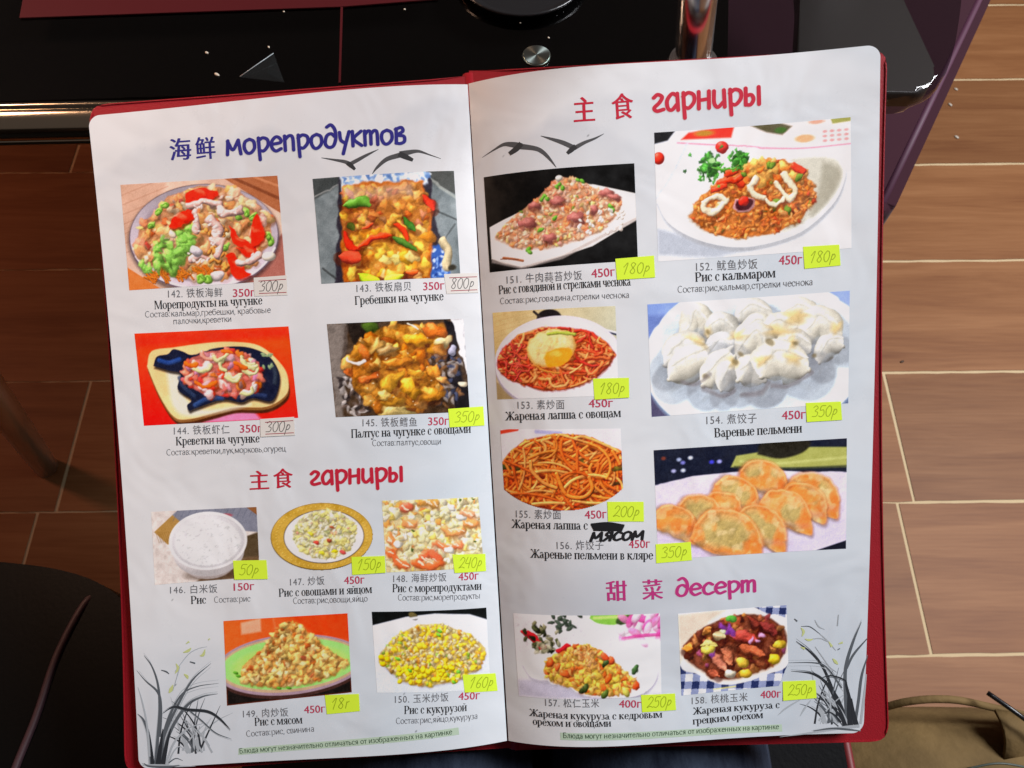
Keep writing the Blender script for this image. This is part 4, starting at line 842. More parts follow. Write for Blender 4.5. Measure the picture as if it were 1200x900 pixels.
def d142(w,h):
    p=Pic(w,h,(196,164,146),142); p.noise(9,26,4,.5); p.poly([(0,0),(.3,0),(.1,.5),(0,.6)],(178,140,118),6,.6)
    for i in range(7): p.strk([(0,.1+.09*i),(.3,-.05+.09*i)],.008,(150,105,85),0,1,.35)
    p.poly([(.66,0),(1,0),(1,.36)],(150,92,62)); p.strk([(.72,.0),(1,.22)],.02,(95,50,32),0,2,.7); p.strk([(.85,.0),(1,.1)],.015,(190,130,95),0,2,.7)
    p.poly([(0,.78),(.2,1),(0,1)],(190,110,58)); p.poly([(.85,.75),(1,.55),(1,1),(.7,1)],(150,95,85),3)
    p.plate(.5,.53,.475,.335,(176,166,176),(140,128,138),(92,80,90),.86); p.strk(ov(.5,.53,.465,.49)[1:10],.012,(225,220,228),0,1.2,.8)
    R=[(.06,.62),(.1,.42),(.3,.14),(.5,.06),(.72,.1),(.93,.4),(.92,.62),(.78,.86),(.5,.95),(.2,.86)]
    p.poly(R,(170,95,60),4); 
    p.pile(R,230,[(4,(228,180,140),.02,.04,.6,'b'),(3,(220,150,95),.02,.04,.6,'b'),(2,(236,205,170),.02,.035,.6,'b'),(1.5,(205,95,60),.015,.03,.5,'b'),(1,(225,190,120),.02,.04,.5,'b')])
    p.relief(R,.35,24)
    for i in range(70): x=.1+.44*p.rg.random(); p.strk([(x,.80+.09*p.rg.random()),(x+.03,.86+.09*p.rg.random())],.012,(205+p.rg.normal(0,12),112,42),.6)
    for i in range(40): x=.52+.12*p.rg.random(); y=.45+.42*p.rg.random(); p.ell(x,y,.018,.013,(214,140,72),p.rg.random()*3,shade=.6)
    G=(132,190,84)
    for x,y,r in [(.30,.66,.075),(.2,.62,.05),(.22,.74,.06),(.36,.52,.055),(.36,.62,.06),(.10,.78,.042),(.28,.77,.06),(.40,.42,.04)]:
        for k in range(7): p.ell(x+p.rg.normal(0,r*.45),y+p.rg.normal(0,r*.55),r*.62,r*.4,np.array(G)*p.rg.uniform(.8,1.2),p.rg.random()*3,2.,.4,.9,.08,irr=.35)
    for x,y in [(.23,.27),(.27,.22),(.18,.40),(.72,.36),(.78,.33),(.82,.38),(.92,.62),(.90,.57),(.63,.66),(.5,.95),(.46,.94)]:
        p.ell(x,y,.032,.022,(150,200,88),p.rg.random()*3,shade=.55,spec=.15); p.strk([(x-.02,y),(x,y-.02),(x+.02,y+.01)],.008,(96,150,50),.3)
    Rd=(216,44,26)
    for q in [[(.40,.2),(.42,.12),(.56,.08),(.62,.14),(.55,.22)],[(.27,.44),(.36,.30),(.44,.27),(.45,.34),(.33,.45)],[(.66,.45),(.73,.55),(.83,.68),(.78,.70),(.68,.62)],[(.80,.52),(.84,.36),(.88,.50),(.86,.62),(.80,.66)],[(.62,.76),(.68,.72),(.74,.88),(.78,.92),(.68,.95)],[(.69,.68),(.78,.70),(.86,.74),(.80,.76)]]:
        p.poly(np.array(q)+[.008,.02],(110,14,8),3,.7,True); m=p.poly(q,Rd,1.2,1,True); c=np.mean(q,0); p.ell(c[0]-.01,c[1]-.03,.03,.012,(246,110,80),.6,2.5,0,.7)
    for q,w_ in [([(.42,.24),(.52,.22),(.62,.25)],.05),([(.45,.30),(.47,.38),(.46,.46)],.05),([(.55,.36),(.59,.45),(.57,.55)],.055),([(.62,.30),(.68,.33),(.74,.30)],.05),([(.54,.56),(.6,.62),(.57,.72)],.05),([(.40,.74),(.46,.70),(.51,.75)],.035),([(.7,.8),(.78,.78),(.84,.74)],.05)]:
        p.strk(q,w_,(232,186,176),.6,1.2,1,.1); 
        for k in range(8): t=p.rg.random(); c=(1-t)*np.array(q[0])+t*np.array(q[2]); p.ell(c[0]+p.rg.normal(0,.012),c[1]+p.rg.normal(0,.02),.01,.008,(246,222,214),shade=.3)
    p.relief([(.1,.4),(.4,.35),(.45,.8),(.08,.85)],.3,20,8)
    p.relief(R,.18,34)
    p.ell(.44,.66,.045,.032,(222,214,222),.3,shade=.5); p.ell(.29,.51,.028,.026,(238,214,190),shade=.5); p.ell(.56,.92,.04,.03,(220,205,205),shade=.5); p.ell(.9,.76,.045,.03,(236,226,210),shade=.5)
    return p
def d143(w,h):
    p=Pic(w,h,(104,112,114),143); p.noise(8,32,4); p.poly([(0,0),(.2,0),(.18,.08),(0,.2)],(58,62,62),4); p.strk([(0,.17),(.2,.06)],.01,(150,152,150),0,2,.7); p.poly([(.8,0),(1,0),(1,.22),(.8,.1)],(70,72,70),3); p.strk([(.82,.08),(1,.25)],.02,(150,155,150),0,2,.8); p.strk([(.84,.36),(1,.46)],.012,(52,56,56),0,2,.8); p.strk([(.86,.70),(.98,.5)],.012,(60,64,64),0,2,.7); p.strk([(.02,.85),(.12,.97)],.014,(45,48,48),0,2,.8)
    R=[(.2,.02),(.8,.0),(.84,.5),(.78,1.),(.14,1.),(.18,.5)]
    p.poly([(.185,.0),(.82,.0),(.845,.4),(.92,.98),(.10,1.),(.15,.5)],(42,38,46),3)
    p.poly([(.19,0),(.8,0),(.8,.12),(.2,.2)],(196,208,226),3); 
    for i in range(60): p.ell(.2+.62*p.rg.random(),.08*p.rg.random(),.02,.012,[(236,242,250),(120,150,190),(80,110,160)][i%3],p.rg.random()*3,1.5,0,.7)
    p.poly([(.79,.72),(.9,.65),(.93,1),(.78,1)],(52,84,150),4)
    for i in range(24): p.ell(.80+.1*p.rg.random(),.7+.28*p.rg.random(),.018,.009,[(150,180,225),(30,50,110),(235,240,250)][i%3],p.rg.random()*3,1.5,0,.7)
    p.strk([(.88,.65),(.92,.75),(.90,.9)],.06,(196,178,140),.5); p.ell(.94,.9,.03,.02,(40,36,26),soft=3)
    R=[(.21,.12),(.4,.06),(.76,.08),(.83,.35),(.82,.62),(.78,1.),(.16,1.),(.17,.6)]
    m=p.poly(R,(168,88,30),4); p.noise(10,18,3,1,m)
    p.pile([(.22,.12),(.75,.1),(.82,.4),(.80,.6),(.18,.6),(.2,.3)],110,[(4,(206,136,60),.022,.038,.65,'b'),(2,(190,120,84),.022,.036,.6,'b'),(2,(226,160,70),.02,.036,.6,'b'),(1,(168,80,40),.02,.03,.6,'b')])
    p.pile([(.2,.55),(.8,.5),(.77,.98),(.2,.98)],62,[(4,(230,166,66),.03,.05,.7,'b'),(2,(222,140,46),.03,.046,.6,'b'),(1,(240,200,130),.03,.045,.7,'b')])
    p.relief(R,.28,14); p.poly([(.22,.12),(.7,.1),(.72,.22),(.24,.26)],(205,190,190),14,.35)
    for q,c,w_ in [([(.19,.5),(.23,.65),(.29,.7)],(216,48,26),.05),([(.27,.68),(.38,.6),(.52,.58)],(222,62,30),.045),([(.55,.46),(.62,.55),(.65,.64)],(220,60,30),.045),([(.77,.22),(.82,.3),(.83,.36)],(216,56,34),.06),([(.32,.5),(.4,.46)],(210,70,36),.04),([(.15,.74),(.24,.77),(.30,.8)],(214,72,48),.1),([(.6,.95),(.7,.92)],(220,90,40),.06),([(.2,.28),(.32,.24),(.4,.28)],(88,140,48),.07),([(.62,.40),(.67,.5),(.7,.54)],(62,110,40),.05),([(.53,.6),(.62,.66),(.7,.74)],(72,112,44),.05),([(.28,.94),(.34,.98),(.42,1.)],(176,204,50),.08),([(.46,1.0),(.58,.96)],(188,200,60),.06),([(.22,.45),(.26,.5)],(70,80,30),.05)]:
        p.strk(np.array(q)+[.008,.02],w_*1.1,(70,22,6),0,3,.5); p.strk(q,w_,c,.55,1.2,1,.18,True)
    return p
def d144(w,h):
    p=Pic(w,h,(214,48,26),144); p.grad((226,70,28),(196,26,26),100); p.poly([(.35,1),(.4,.88),(.7,.86),(.76,1)],(206,120,160),6); p.poly([(0,0),(1,0),(1,.12),(0,.16)],(190,34,30),14,.6)
    B=[(.06,.36),(.1,.2),(.25,.17),(.45,.14),(.62,.14),(.8,.20),(.93,.42),(.96,.6),(.93,.75),(.8,.86),(.6,.85),(.45,.9),(.3,.95),(.2,.92),(.12,.68)]
    p.poly(np.array(B)+[.005,.065],(66,34,18),3,1,True); p.poly(np.array(B)+[0,.03],(120,80,44),2,1,True); m=p.poly(B,(222,188,132),2,1,True); p.noise(6,14,3,1,m)
    p.poly([(.18,.42),(.3,.46),(.28,.7),(.4,.86),(.7,.82),(.55,.88),(.3,.92),(.2,.8)],(206,206,196),8,.8,True)
    I=[(.10,.36),(.13,.26),(.2,.24),(.24,.19),(.30,.22),(.36,.26),(.5,.2),(.7,.2),(.84,.3),(.9,.46),(.9,.62),(.84,.8),(.72,.76),(.64,.8),(.52,.76),(.34,.84),(.3,.86),(.29,.80),(.32,.74),(.24,.62),(.27,.46),(.2,.42)]
    p.poly(np.array(I)+[.004,.03],(20,14,14),4,.8,True); m=p.poly(I,(24,28,46),1.5,1,True)
    for q,c in [([(.14,.3),(.2,.33),(.27,.3)],(44,74,140)),([(.34,.8),(.42,.74),(.52,.74)],(52,76,124)),([(.62,.74),(.72,.72),(.8,.74)],(44,56,90)),([(.26,.5),(.28,.6),(.34,.7)],(46,58,84)),([(.86,.4),(.88,.5),(.87,.6)],(50,58,70))]: p.strk(q,.03,c,.3,3,.8)
    R=[(.28,.44),(.32,.32),(.45,.23),(.62,.22),(.78,.38),(.8,.52),(.76,.66),(.6,.72),(.42,.7),(.33,.62)]
    p.poly(R,(180,70,60),3); p.pile(R,110,[(3,(226,112,100),.02,.036,.55,'b'),(3,(238,190,184),.018,.034,.5,'b'),(2,(220,70,46),.016,.03,.5,'b'),(1,(238,120,40),.016,.028,.5,'b'),(1.5,(190,120,150),.014,.025,.5,'b')])
    p.relief(R,.3,20)
    for x,y,t in [(.4,.34,.3),(.53,.28,.9),(.60,.47,.2),(.72,.33,1.1),(.72,.42,.4),(.35,.52,2.2),(.7,.62,.1),(.47,.25,1.),(.58,.4,2.)]:
        p.strk([(x+.05*math.cos(t+a),y+.05*math.sin(t+a)/p.asp*.8) for a in (0,.8,1.6,2.4)],.028,[(216,214,152),(236,226,222),(240,150,130)][int(x*100)%3],.5,1.2,1,.1)
    for x,y,t in [(.41,.36,.2),(.53,.27,.4),(.60,.5,.3),(.73,.36,.9),(.68,.64,0)]:
        p.strk([(x+.05*math.cos(t+a),y+.06*math.sin(t+a)/p.asp*.7) for a in (0,.8,1.6,2.4)],.026,(214,212,150),.4,1.2,1,.1)
    for q in [[(.36,.56),(.42,.6),(.48,.58)],[(.55,.24),(.6,.27)],[(.62,.38),(.68,.42)],[(.31,.34),(.38,.36)]]: p.strk(q,.03,(236,104,38),.4)
    for k in range(9): p.ell(.8+.07*p.rg.random(),.28+.16*p.rg.random(),.016,.008,(130,150,110),p.rg.random()*3,1.3,.2)
    return p
def d145(w,h):
    p=Pic(w,h,(62,48,36),145); p.noise(9,26,4); p.poly([(0,0),(.16,0),(.1,.5),(.05,1),(0,1)],(112,104,98),3); p.strk([(.14,.05),(.09,.5)],.03,(64,54,48),0,3,.7); p.poly([(.14,.0),(.4,0),(.2,.3)],(34,28,24),4); p.poly([(.86,0),(.95,.06),(.93,.5),(1,.72),(1,1),(.9,1),(.85,.4)],(24,20,24),3); p.poly([(.9,0),(1,0),(1,.6),(.95,.3)],(228,230,236),2)
    for i in range(150):
        x,y=(.05+.2*p.rg.random(),.55+.42*p.rg.random()) if i%2 else (.70+.25*p.rg.random(),.35+.6*p.rg.random())
        p.ell(x,y,.026,.012,[(150,140,134),(96,82,76),(66,72,96),(190,182,178),(110,78,52),(46,40,40)][i%6],p.rg.random()*3,1.6,.2,.85)
    R=[(.12,.4),(.25,.18),(.45,.05),(.85,.05),(.86,.3),(.7,.42),(.82,.75),(.62,.98),(.3,.95),(.15,.7)]
    m=p.poly(R,(128,72,24),6); p.noise(8,22,3,1,m)
    p.ell(.32,.06,.07,.035,(66,88,34),.4,3,.4)
    p.pile(R,85,[(4,(206,138,50),.03,.055,.5,'b'),(3,(186,110,36),.03,.05,.45,'b'),(2,(222,168,82),.03,.05,.5,'b'),(1.5,(130,70,24),.02,.04,.5,'b')])
    for x,y,a,b,t,c in [(.35,.26,.07,.04,2.2,(206,160,90)),(.42,.31,.07,.03,-.4,(176,140,90)),(.66,.22,.10,.045,.1,(222,150,40)),(.78,.12,.08,.05,.4,(214,112,44)),(.84,.24,.055,.04,-.6,(226,206,150)),(.43,.65,.09,.055,-.7,(226,164,56)),(.57,.72,.09,.05,.5,(220,156,50)),(.42,.84,.11,.045,.1,(214,150,50)),(.27,.6,.08,.03,-.2,(220,110,50)),(.72,.8,.09,.045,-.3,(214,140,50)),(.46,.97,.13,.035,.05,(214,190,120)),(.38,.78,.05,.04,0,(236,196,110)),(.82,.64,.05,.03,.3,(226,160,90)),(.5,.43,.1,.035,-.15,(190,118,44)),(.31,.5,.06,.03,.2,(150,96,40))]:
        p.ell(x+.008,y+.03,a*1.05,b*1.05,(50,20,6),t,4,0,.45,irr=.2); p.ell(x,y,a,b,c,t,2.4,.45,.95,.12,irr=.28)
    p.relief(R,.4,11); p.relief([(0.05,.5),(.95,.3),(.95,1),(.05,1)],.3,20)
    p.strk([(.14,.38),(.2,.44),(.25,.42)],.018,(226,214,206),.3); p.strk([(.6,.02),(.66,.12)],.014,(230,222,200),.3); p.ell(.96,.7,.035,.025,(222,205,176),shade=.4); p.ell(.9,.34,.03,.03,(160,158,176),shade=.4)
    for i in range(16): p.ell(.15+.7*p.rg.random(),.1+.8*p.rg.random(),.006,.004,(250,236,200),soft=1.5,alpha=.8)
    return p
def d146(w,h):
    p=Pic(w,h,(196,186,180),146); p.noise(26,20,2); p.poly([(.02,.28),(.2,.06),(.3,.0),(.3,.45),(.14,.46)],(150,116,66)); p.poly([(.2,.06),(.25,0),(1,0),(1,.36),(.7,.3),(.3,.2)],(112,114,126),2); 
    for i in range(14): p.strk([(.25+.06*i,0),(.2+.06*i,.14)],.006,(80,84,98),0,1,.5)
    p.poly([(.9,0),(1,0),(1,.12)],(120,80,50)); p.poly([(.86,.42),(1,.36),(1,.72),(.8,.72)],(72,60,44),3); p.poly([(.6,.72),(1,.7),(1,1),(.4,1)],(92,72,52),5); p.ell(.7,.1,.06,.02,(150,80,90),soft=2)
    for i in range(12): p.strk([(.03+.02*i,.28),(.06+.02*i,.42)],.006,(110,80,40),0,1,.5)
    p.ell(.55,.9,.25,.06,(70,55,45),0,6,0,.7); p.ell(.52,.80,.22,.12,(206,192,188),0,2,.3); p.ell(.52,.60,.335,.235,(214,208,208),0,1.5,.25); p.ell(.52,.44,.37,.285,(226,224,224),0,1.3,.1); p.ell(.52,.44,.345,.262,(196,194,196),0,2,.1); p.ell(.52,.46,.31,.225,(216,216,216),0,2.5,.1)
    p.pile(ov(.52,.46,.30,.32),330,[(1,(224,224,224),.010,.018,.4,'f'),(1,(212,212,213),.010,.016,.4,'f')],3,0); p.relief(ov(.52,.46,.30,.32),.10,20)
    return p
def d147(w,h):
    p=Pic(w,h,(228,228,230),147); p.ell(.5,.5,.49,.325,(70,55,25)); p.ell(.5,.495,.485,.318,(176,142,62),0,1.2); m=np.clip(1-p.emask(.5,.5,.48,.32),0,1)>0
    p.noise(16,20,3,1,m*1.); 
    for i in range(60): t=2*math.pi*i/60; p.ell(.5+.435*math.cos(t),.5+.29*math.sin(t)/p.asp,.012,.007,(206,172,86),t,1.2,.3,.7)
    p.ell(.52,.5,.385,.258,(66,56,46),0,1.2); p.ell(.52,.5,.378,.25,(220,218,220),0,1.4)
    R=ov(.53,.47,.30,.34); p.poly(R,(214,208,176),8,.9)
    p.pile(R,520,[(4,(226,222,186),.012,.024,.5,'b'),(2,(228,216,130),.016,.03,.5,'b'),(1.2,(176,184,120),.008,.018,.5,'m'),(.7,(206,150,130),.008,.016,.5,'m'),(1,(186,172,140),.008,.014,.5,'m')],8,.06)
    p.relief(R,.2,20)
    for x,y,c in [(.44,.58,(190,70,60)),(.57,.56,(150,70,50)),(.62,.72,(230,214,40)),(.5,.74,(232,220,60)),(.70,.74,(206,80,80)),(.40,.45,(226,210,70)),(.6,.38,(160,80,50))]: p.ell(x,y,.03,.016,c,.3,1.3,.4)
    x,y=p.grid(); p.mask=p.emask(.5,.5,.492,.328)<1; return p
def d148(w,h):
    p=Pic(w,h,(216,196,140),148); p.poly([(0,0),(.12,0),(0,.2)],(150,150,158)); p.noise(10,16,3)
    p.pile([(0,0),(1,0),(1,1),(0,1)],430,[(5,(238,228,176),.026,.05,.5,'b'),(3,(242,236,208),.02,.04,.5,'b'),(1.5,(230,200,104),.02,.04,.5,'b'),(1,(230,150,84),.02,.04,.5,'b'),(.25,(110,120,60),.01,.016,.6,'m')],8,.15)
    p.relief([(0,0),(1,0),(1,1),(0,1)],.22,16)
    for q,c in [([(.04,.5),(.12,.62),(.06,.75)],(226,128,72)),([(.05,.7),(.12,.85),(.2,.92)],(222,100,56)),([(.36,.82),(.46,.74),(.54,.84)],(222,92,60)),([(.52,.62),(.64,.68),(.76,.66)],(232,120,78)),([(.62,.42),(.7,.5),(.8,.46)],(232,150,90)),([(.24,.3),(.32,.34)],(232,150,96)),([(.30,.88),(.44,.95),(.55,.9)],(206,90,46)),([(.84,.2),(.92,.26)],(230,160,120)),([(.85,.35),(.95,.38)],(230,150,90)),([(.22,.12),(.28,.08)],(196,90,66)),([(.42,.04),(.55,.06)],(196,140,70))]:
        p.strk(np.array(q)+[.01,.03],.09,(150,90,50),0,4,.4); p.strk(q,.085,c,.4,3.5,.85,.12); 
        for k in range(4): t=p.rg.random(); a=np.array(q[0])*(1-t)+np.array(q[-1])*t; p.strk([a-[.02,.02],a+[.02,.02]],.014,(246,206,180),.2)
    for x,y in [(.14,.6),(.7,.12),(.66,.72),(.8,.28),(.75,.86)]: p.ell(x,y,.05,.035,(246,240,226),.5,shade=.45)
    for x,y in [(.3,.44),(.28,.7),(.93,.62),(.8,.02),(.95,.02)]: p.ell(x,y,.02,.014,(74,92,44),.5,shade=.4)
    return p
def d149(w,h):
    p=Pic(w,h,(216,86,40),149); p.grad((222,92,42),(206,70,34),0); p.poly([(.55,0),(1,0),(1,.32),(.75,.25)],(222,64,26),4); p.poly([(.14,.04),(.3,.0),(.3,.16),(.14,.18)],(226,150,120),4); p.strk([(.4,0),(.42,.2)],.02,(200,110,70),0,3,.6)
    p.poly([(0,.75),(1,.75),(1,1),(0,1)],(26,22,20),6)
    p.ell(.52,.62,.60,.245,(60,40,36)); p.ell(.52,.58,.60,.245,(150,128,140)); p.ell(.52,.575,.575,.225,(176,150,120)); m=p.ell(.52,.57,.55,.205,(142,200,110)); p.ell(.52,.59,.47,.17,(160,206,104),soft=5)
    R=[(.12,.7),(.14,.55),(.3,.38),(.44,.12),(.52,.06),(.62,.1),(.72,.28),(.86,.48),(.98,.6),(.9,.72),(.7,.82),(.45,.84),(.25,.8)]
    p.poly(R,(196,128,52),3); p.pile(R,330,[(4,(240,200,116),.02,.034,.55,'b'),(3,(226,156,82),.018,.03,.5,'b'),(2,(246,220,150),.018,.03,.5,'b'),(1.2,(190,100,50),.014,.024,.5,'b')],10,.5)
    p.relief(R,.42,20)
    for x,y in [(.1,.66),(.42,.85),(.5,.86),(.08,.62)]: p.ell(x,y,.022,.012,(90,150,50),.4,shade=.4)
    return p
def d150(w,h):
    p=Pic(w,h,(198,202,216),150); p.grad((206,208,222),(190,196,212),90); p.noise(4,8,3); p.poly([(0,0),(1,0),(1,.15),(.85,.07),(.55,.04),(.3,.07),(0,.17)],(16,20,20),2); p.ell(.36,.06,.045,.03,(90,80,50),.6,2,.3)
    p.strk([(0,.2),(.3,.1),(.55,.07),(.85,.11),(1,.2)],.02,(226,228,238),.1,3)
    R=[(.04,.6),(.06,.5),(.2,.3),(.4,.17),(.6,.17),(.85,.32),(.97,.5),(.92,.72),(.72,.86),(.45,.92),(.22,.85)]
    p.poly(np.array(R)+[.0,.02],(120,110,90),6,.6); p.poly(R,(196,164,84),3)
    p.pile(R,900,[(2.6,(246,206,56),.016,.026,.7,'b'),(5,(224,208,160),.010,.020,.4,'b'),(3,(208,190,140),.010,.018,.4,'b'),(1,(232,150,50),.014,.022,.6,'b'),(.7,(130,176,60),.010,.018,.6,'b'),(.4,(150,110,60),.01,.018,.5,'b')],8,.45)
    for k in range(60): p.ell(.2+.5*p.rg.random(),.68+.2*p.rg.random(),.024,.019,(250,208,40),p.rg.random()*3,1.2,.5,1,.15)
    p.relief(R,.22,26)
    for x,y in [(.06,.56),(.07,.64),(.11,.58)]: p.ell(x,y,.03,.025,(250,196,30),.2,shade=.5)
    for x,y in [(.57,.3),(.58,.25),(.3,.72),(.68,.88),(.72,.76),(.2,.58)]: p.ell(x,y,.022,.014,(110,180,60),.6,shade=.4)
    return p
def d151(w,h):
    p=Pic(w,h,(12,12,12),151)
    B=[(.02,.53),(.12,.47),(.62,.2),(.67,.18),(.72,.19),(1,.31),(1,.58),(.7,.82),(.5,.9),(.3,.97),(.22,.98),(.1,.92),(.02,.86)]
    m=p.poly(B,(228,222,216),1.6); p.noise(4,8,3,1,m); p.poly([(.02,.86),(.22,.97),(.5,.89),(1,.55),(1,.59),(.5,.93),(.22,1.),(.02,.9)],(160,150,146),3,.7)
    R=[(.05,.64),(.12,.52),(.26,.38),(.36,.28),(.46,.14),(.52,.1),(.62,.13),(.74,.24),(.9,.36),(.88,.5),(.76,.66),(.6,.74),(.4,.8),(.2,.77)]
    p.poly(np.array(R)+[0,.02],(150,110,96),6,.7); p.poly(R,(206,140,104),3)
    p.pile(R,640,[(4,(236,180,146),.010,.018,.5,'b'),(2,(240,206,178),.009,.016,.5,'b'),(2.6,(228,136,92),.010,.018,.5,'b'),(1,(234,200,126),.010,.016,.5,'b'),(.4,(120,150,70),.007,.012,.6,'b')],10,.3)
    p.relief(R,.3,22)
    for x,y,a,b in [(.28,.53,.06,.036),(.48,.33,.055,.03),(.33,.36,.04,.025),(.6,.52,.055,.045),(.81,.28,.045,.025),(.86,.33,.04,.02),(.42,.71,.045,.03),(.72,.45,.03,.025)]:
        p.ell(x,y+.02,a*1.1,b*1.1,(80,30,26),0,3,0,.5); p.ell(x,y,a,b,(160,92,86),.2,2.2,.42,.95,.1,irr=.3); p.ell(x-.01,y-.02,a*.5,b*.4,(206,140,130),.2,3,0,.5)
    for x,y in [(.5,.16),(.48,.19),(.52,.2),(.40,.27),(.42,.3),(.38,.29),(.62,.14),(.65,.15),(.27,.8),(.28,.83),(.36,.62),(.46,.5),(.83,.42),(.84,.46)]: p.ell(x,y,.02,.013,(104,160,60),p.rg.random()*3,1.3,.5)
    p.ell(.5,.1,.025,.018,(226,220,206),shade=.5); p.strk([(.1,.86),(.16,.88),(.23,.91)],.016,(150,90,60),.3,1.5); p.strk([(.08,.87),(.2,.89)],.006,(110,60,40),.2); 
    for k in range(30): p.ell(.62+.3*p.rg.random(),.46+.24*p.rg.random(),.014,.011,(240,226,214),p.rg.random()*3,1.2,.4)
    return p
def d152(w,h):
    p=Pic(w,h,(208,212,220),152); p.grad((206,210,220),(218,222,226),60); p.noise(5,8,3); p.poly([(0,0),(.11,0),(.07,.07),(0,.09)],(30,30,32),3)
    p.poly([(.12,.02),(1,-.06),(1,.2),(.72,.19),(.4,.13),(.12,.08)],(226,214,212),2); p.strk([(.12,.09),(.4,.14),(.72,.2),(1,.2)],.008,(206,120,140),0,2,.8)
    p.poly([(.14,.07),(.18,.02),(.42,-.02),(.40,.08)],(206,48,34),4); p.ell(.26,.03,.05,.015,(150,130,40),0,4,0,.8); p.poly([(.5,.0),(.62,-.02),(.71,.03),(.66,.09),(.58,.06)],(80,76,56),4); p.ell(.65,.05,.03,.015,(60,90,40),0,3); p.ell(.77,.13,.05,.02,(232,160,120),0,3); p.ell(.83,.01,.04,.012,(230,150,130),0,3); p.poly([(.9,0),(1,-.02),(1,.03),(.91,.04)],(140,140,80),3)
    for i in range(4):
        for j in range(3): p.ell(.87+.035*i,.09+.035*j,.012,.007,(206,130,130),0,2,0,.8)
    p.strk([(0,.5),(.08,.35),(.17,.1)],.012,(186,192,206),0,5,.8); p.strk([(0,.52),(.14,.36)],.01,(120,124,140),0,4,.5)
    p.ell(.02,.2,.03,.032,(214,52,34),0,1.3,.5,1,.25); p.ell(.35,.145,.034,.03,(218,48,36),.3,1.3,.5,1,.25)
    p.poly([(0,.74),(.25,.86),(.5,.95),(.3,1),(0,.95)],(150,156,166),10,.8)
    Pl=[(.0,.52),(.12,.36),(.3,.24),(.5,.2),(.75,.22),(.92,.27),(.97,.36),(.96,.5),(.9,.66),(.75,.84),(.55,.92),(.38,.92),(.2,.84),(.06,.7)]
    p.poly(np.array(Pl)+[.004,.035],(150,152,156),5,.8,True); p.poly(Pl,(232,234,232),1.8,1,True)
    m=p.poly([(.70,.27),(.9,.29),(.955,.4),(.93,.55),(.8,.74),(.65,.84),(.75,.6)],(186,184,170),9,1,True); p.poly([(.86,.32),(.95,.4),(.9,.6),(.8,.74),(.84,.5)],(136,132,116),10,.7,True); p.poly([(.1,.45),(.3,.28),(.25,.5),(.2,.7)],(236,240,240),8,.8,True)
    R=[(.17,.68),(.22,.54),(.32,.42),(.42,.31),(.52,.27),(.66,.28),(.76,.36),(.81,.48),(.82,.6),(.74,.76),(.6,.84),(.42,.86),(.25,.78)]
    p.poly(np.array(R)+[-.01,.01],(110,90,70),10,.6); p.poly(R,(176,88,32),4)
    p.pile(R,620,[(4,(216,130,64),.009,.015,.5,'b'),(3,(200,106,48),.009,.015,.5,'b'),(2,(232,160,92),.008,.014,.5,'b'),(.8,(176,70,34),.009,.014,.5,'b'),(.4,(120,120,50),.008,.013,.6,'b')],10,.5)
    p.pile([(.4,.34),(.52,.28),(.68,.3),(.74,.4),(.5,.45)],26,[(2,(236,170,90),.022,.034,.5,'b'),(1,(226,110,50),.02,.03,.5,'b')],8,.4)
    p.relief(R,.45,30)
    for q in [[(.34,.42),(.4,.4),(.45,.44)],[(.37,.36),(.42,.33)],[(.72,.34),(.76,.38)],[(.3,.47),(.36,.45)],[(.42,.4),(.46,.36)]]: p.strk(q,.035,(214,62,34),.5,1.3,1,.2)
    for x,y in [(.46,.36),(.59,.3),(.61,.31),(.62,.6),(.68,.66),(.74,.42),(.61,.63)]: p.ell(x,y,.022,.015,(104,130,50),p.rg.random()*3,1.3,.5)
    Wt=(234,216,186)
    def ring(q,w_): p.strk(np.array(q)+[.006,.016],w_*1.1,(110,50,20),0,3,.6); p.strk(q,w_,Wt,.4,1.8,.96,.08)
    ring([(.25,.56),(.30,.53),(.36,.56),(.33,.61),(.28,.64),(.25,.6),(.25,.56)],.03); ring([(.52,.41),(.49,.47),(.51,.53),(.55,.57)],.032); ring([(.66,.39),(.70,.46),(.72,.55),(.69,.58),(.64,.5),(.62,.45)],.03); ring([(.57,.59),(.62,.62),(.66,.58)],.022)
    p.ell(.46,.6,.058,.036,(206,150,150),0,1.5,.3); p.ell(.46,.595,.046,.028,(60,22,28),0,2); p.ell(.455,.57,.024,.022,(224,50,34),0,1.3,.5,1,.2)
    for k in range(190):
        x,y=((.285,.285),(.29,.30),(.44,.245))[k%3]; sx=(.036,.03,.02)[k%3]; p.ell(x+p.rg.normal(0,sx),y+p.rg.normal(0,sx*1.5),.011,.008,np.array((66,130,50))*p.rg.uniform(.45,1.4),p.rg.random()*3,1.2,.3,.9,irr=.3)
    p.strk([(.3,.3),(.36,.33),(.42,.3)],.012,(90,150,60),.4); p.ell(.30,.235,.018,.012,(150,190,130),0,1.5)
    return p
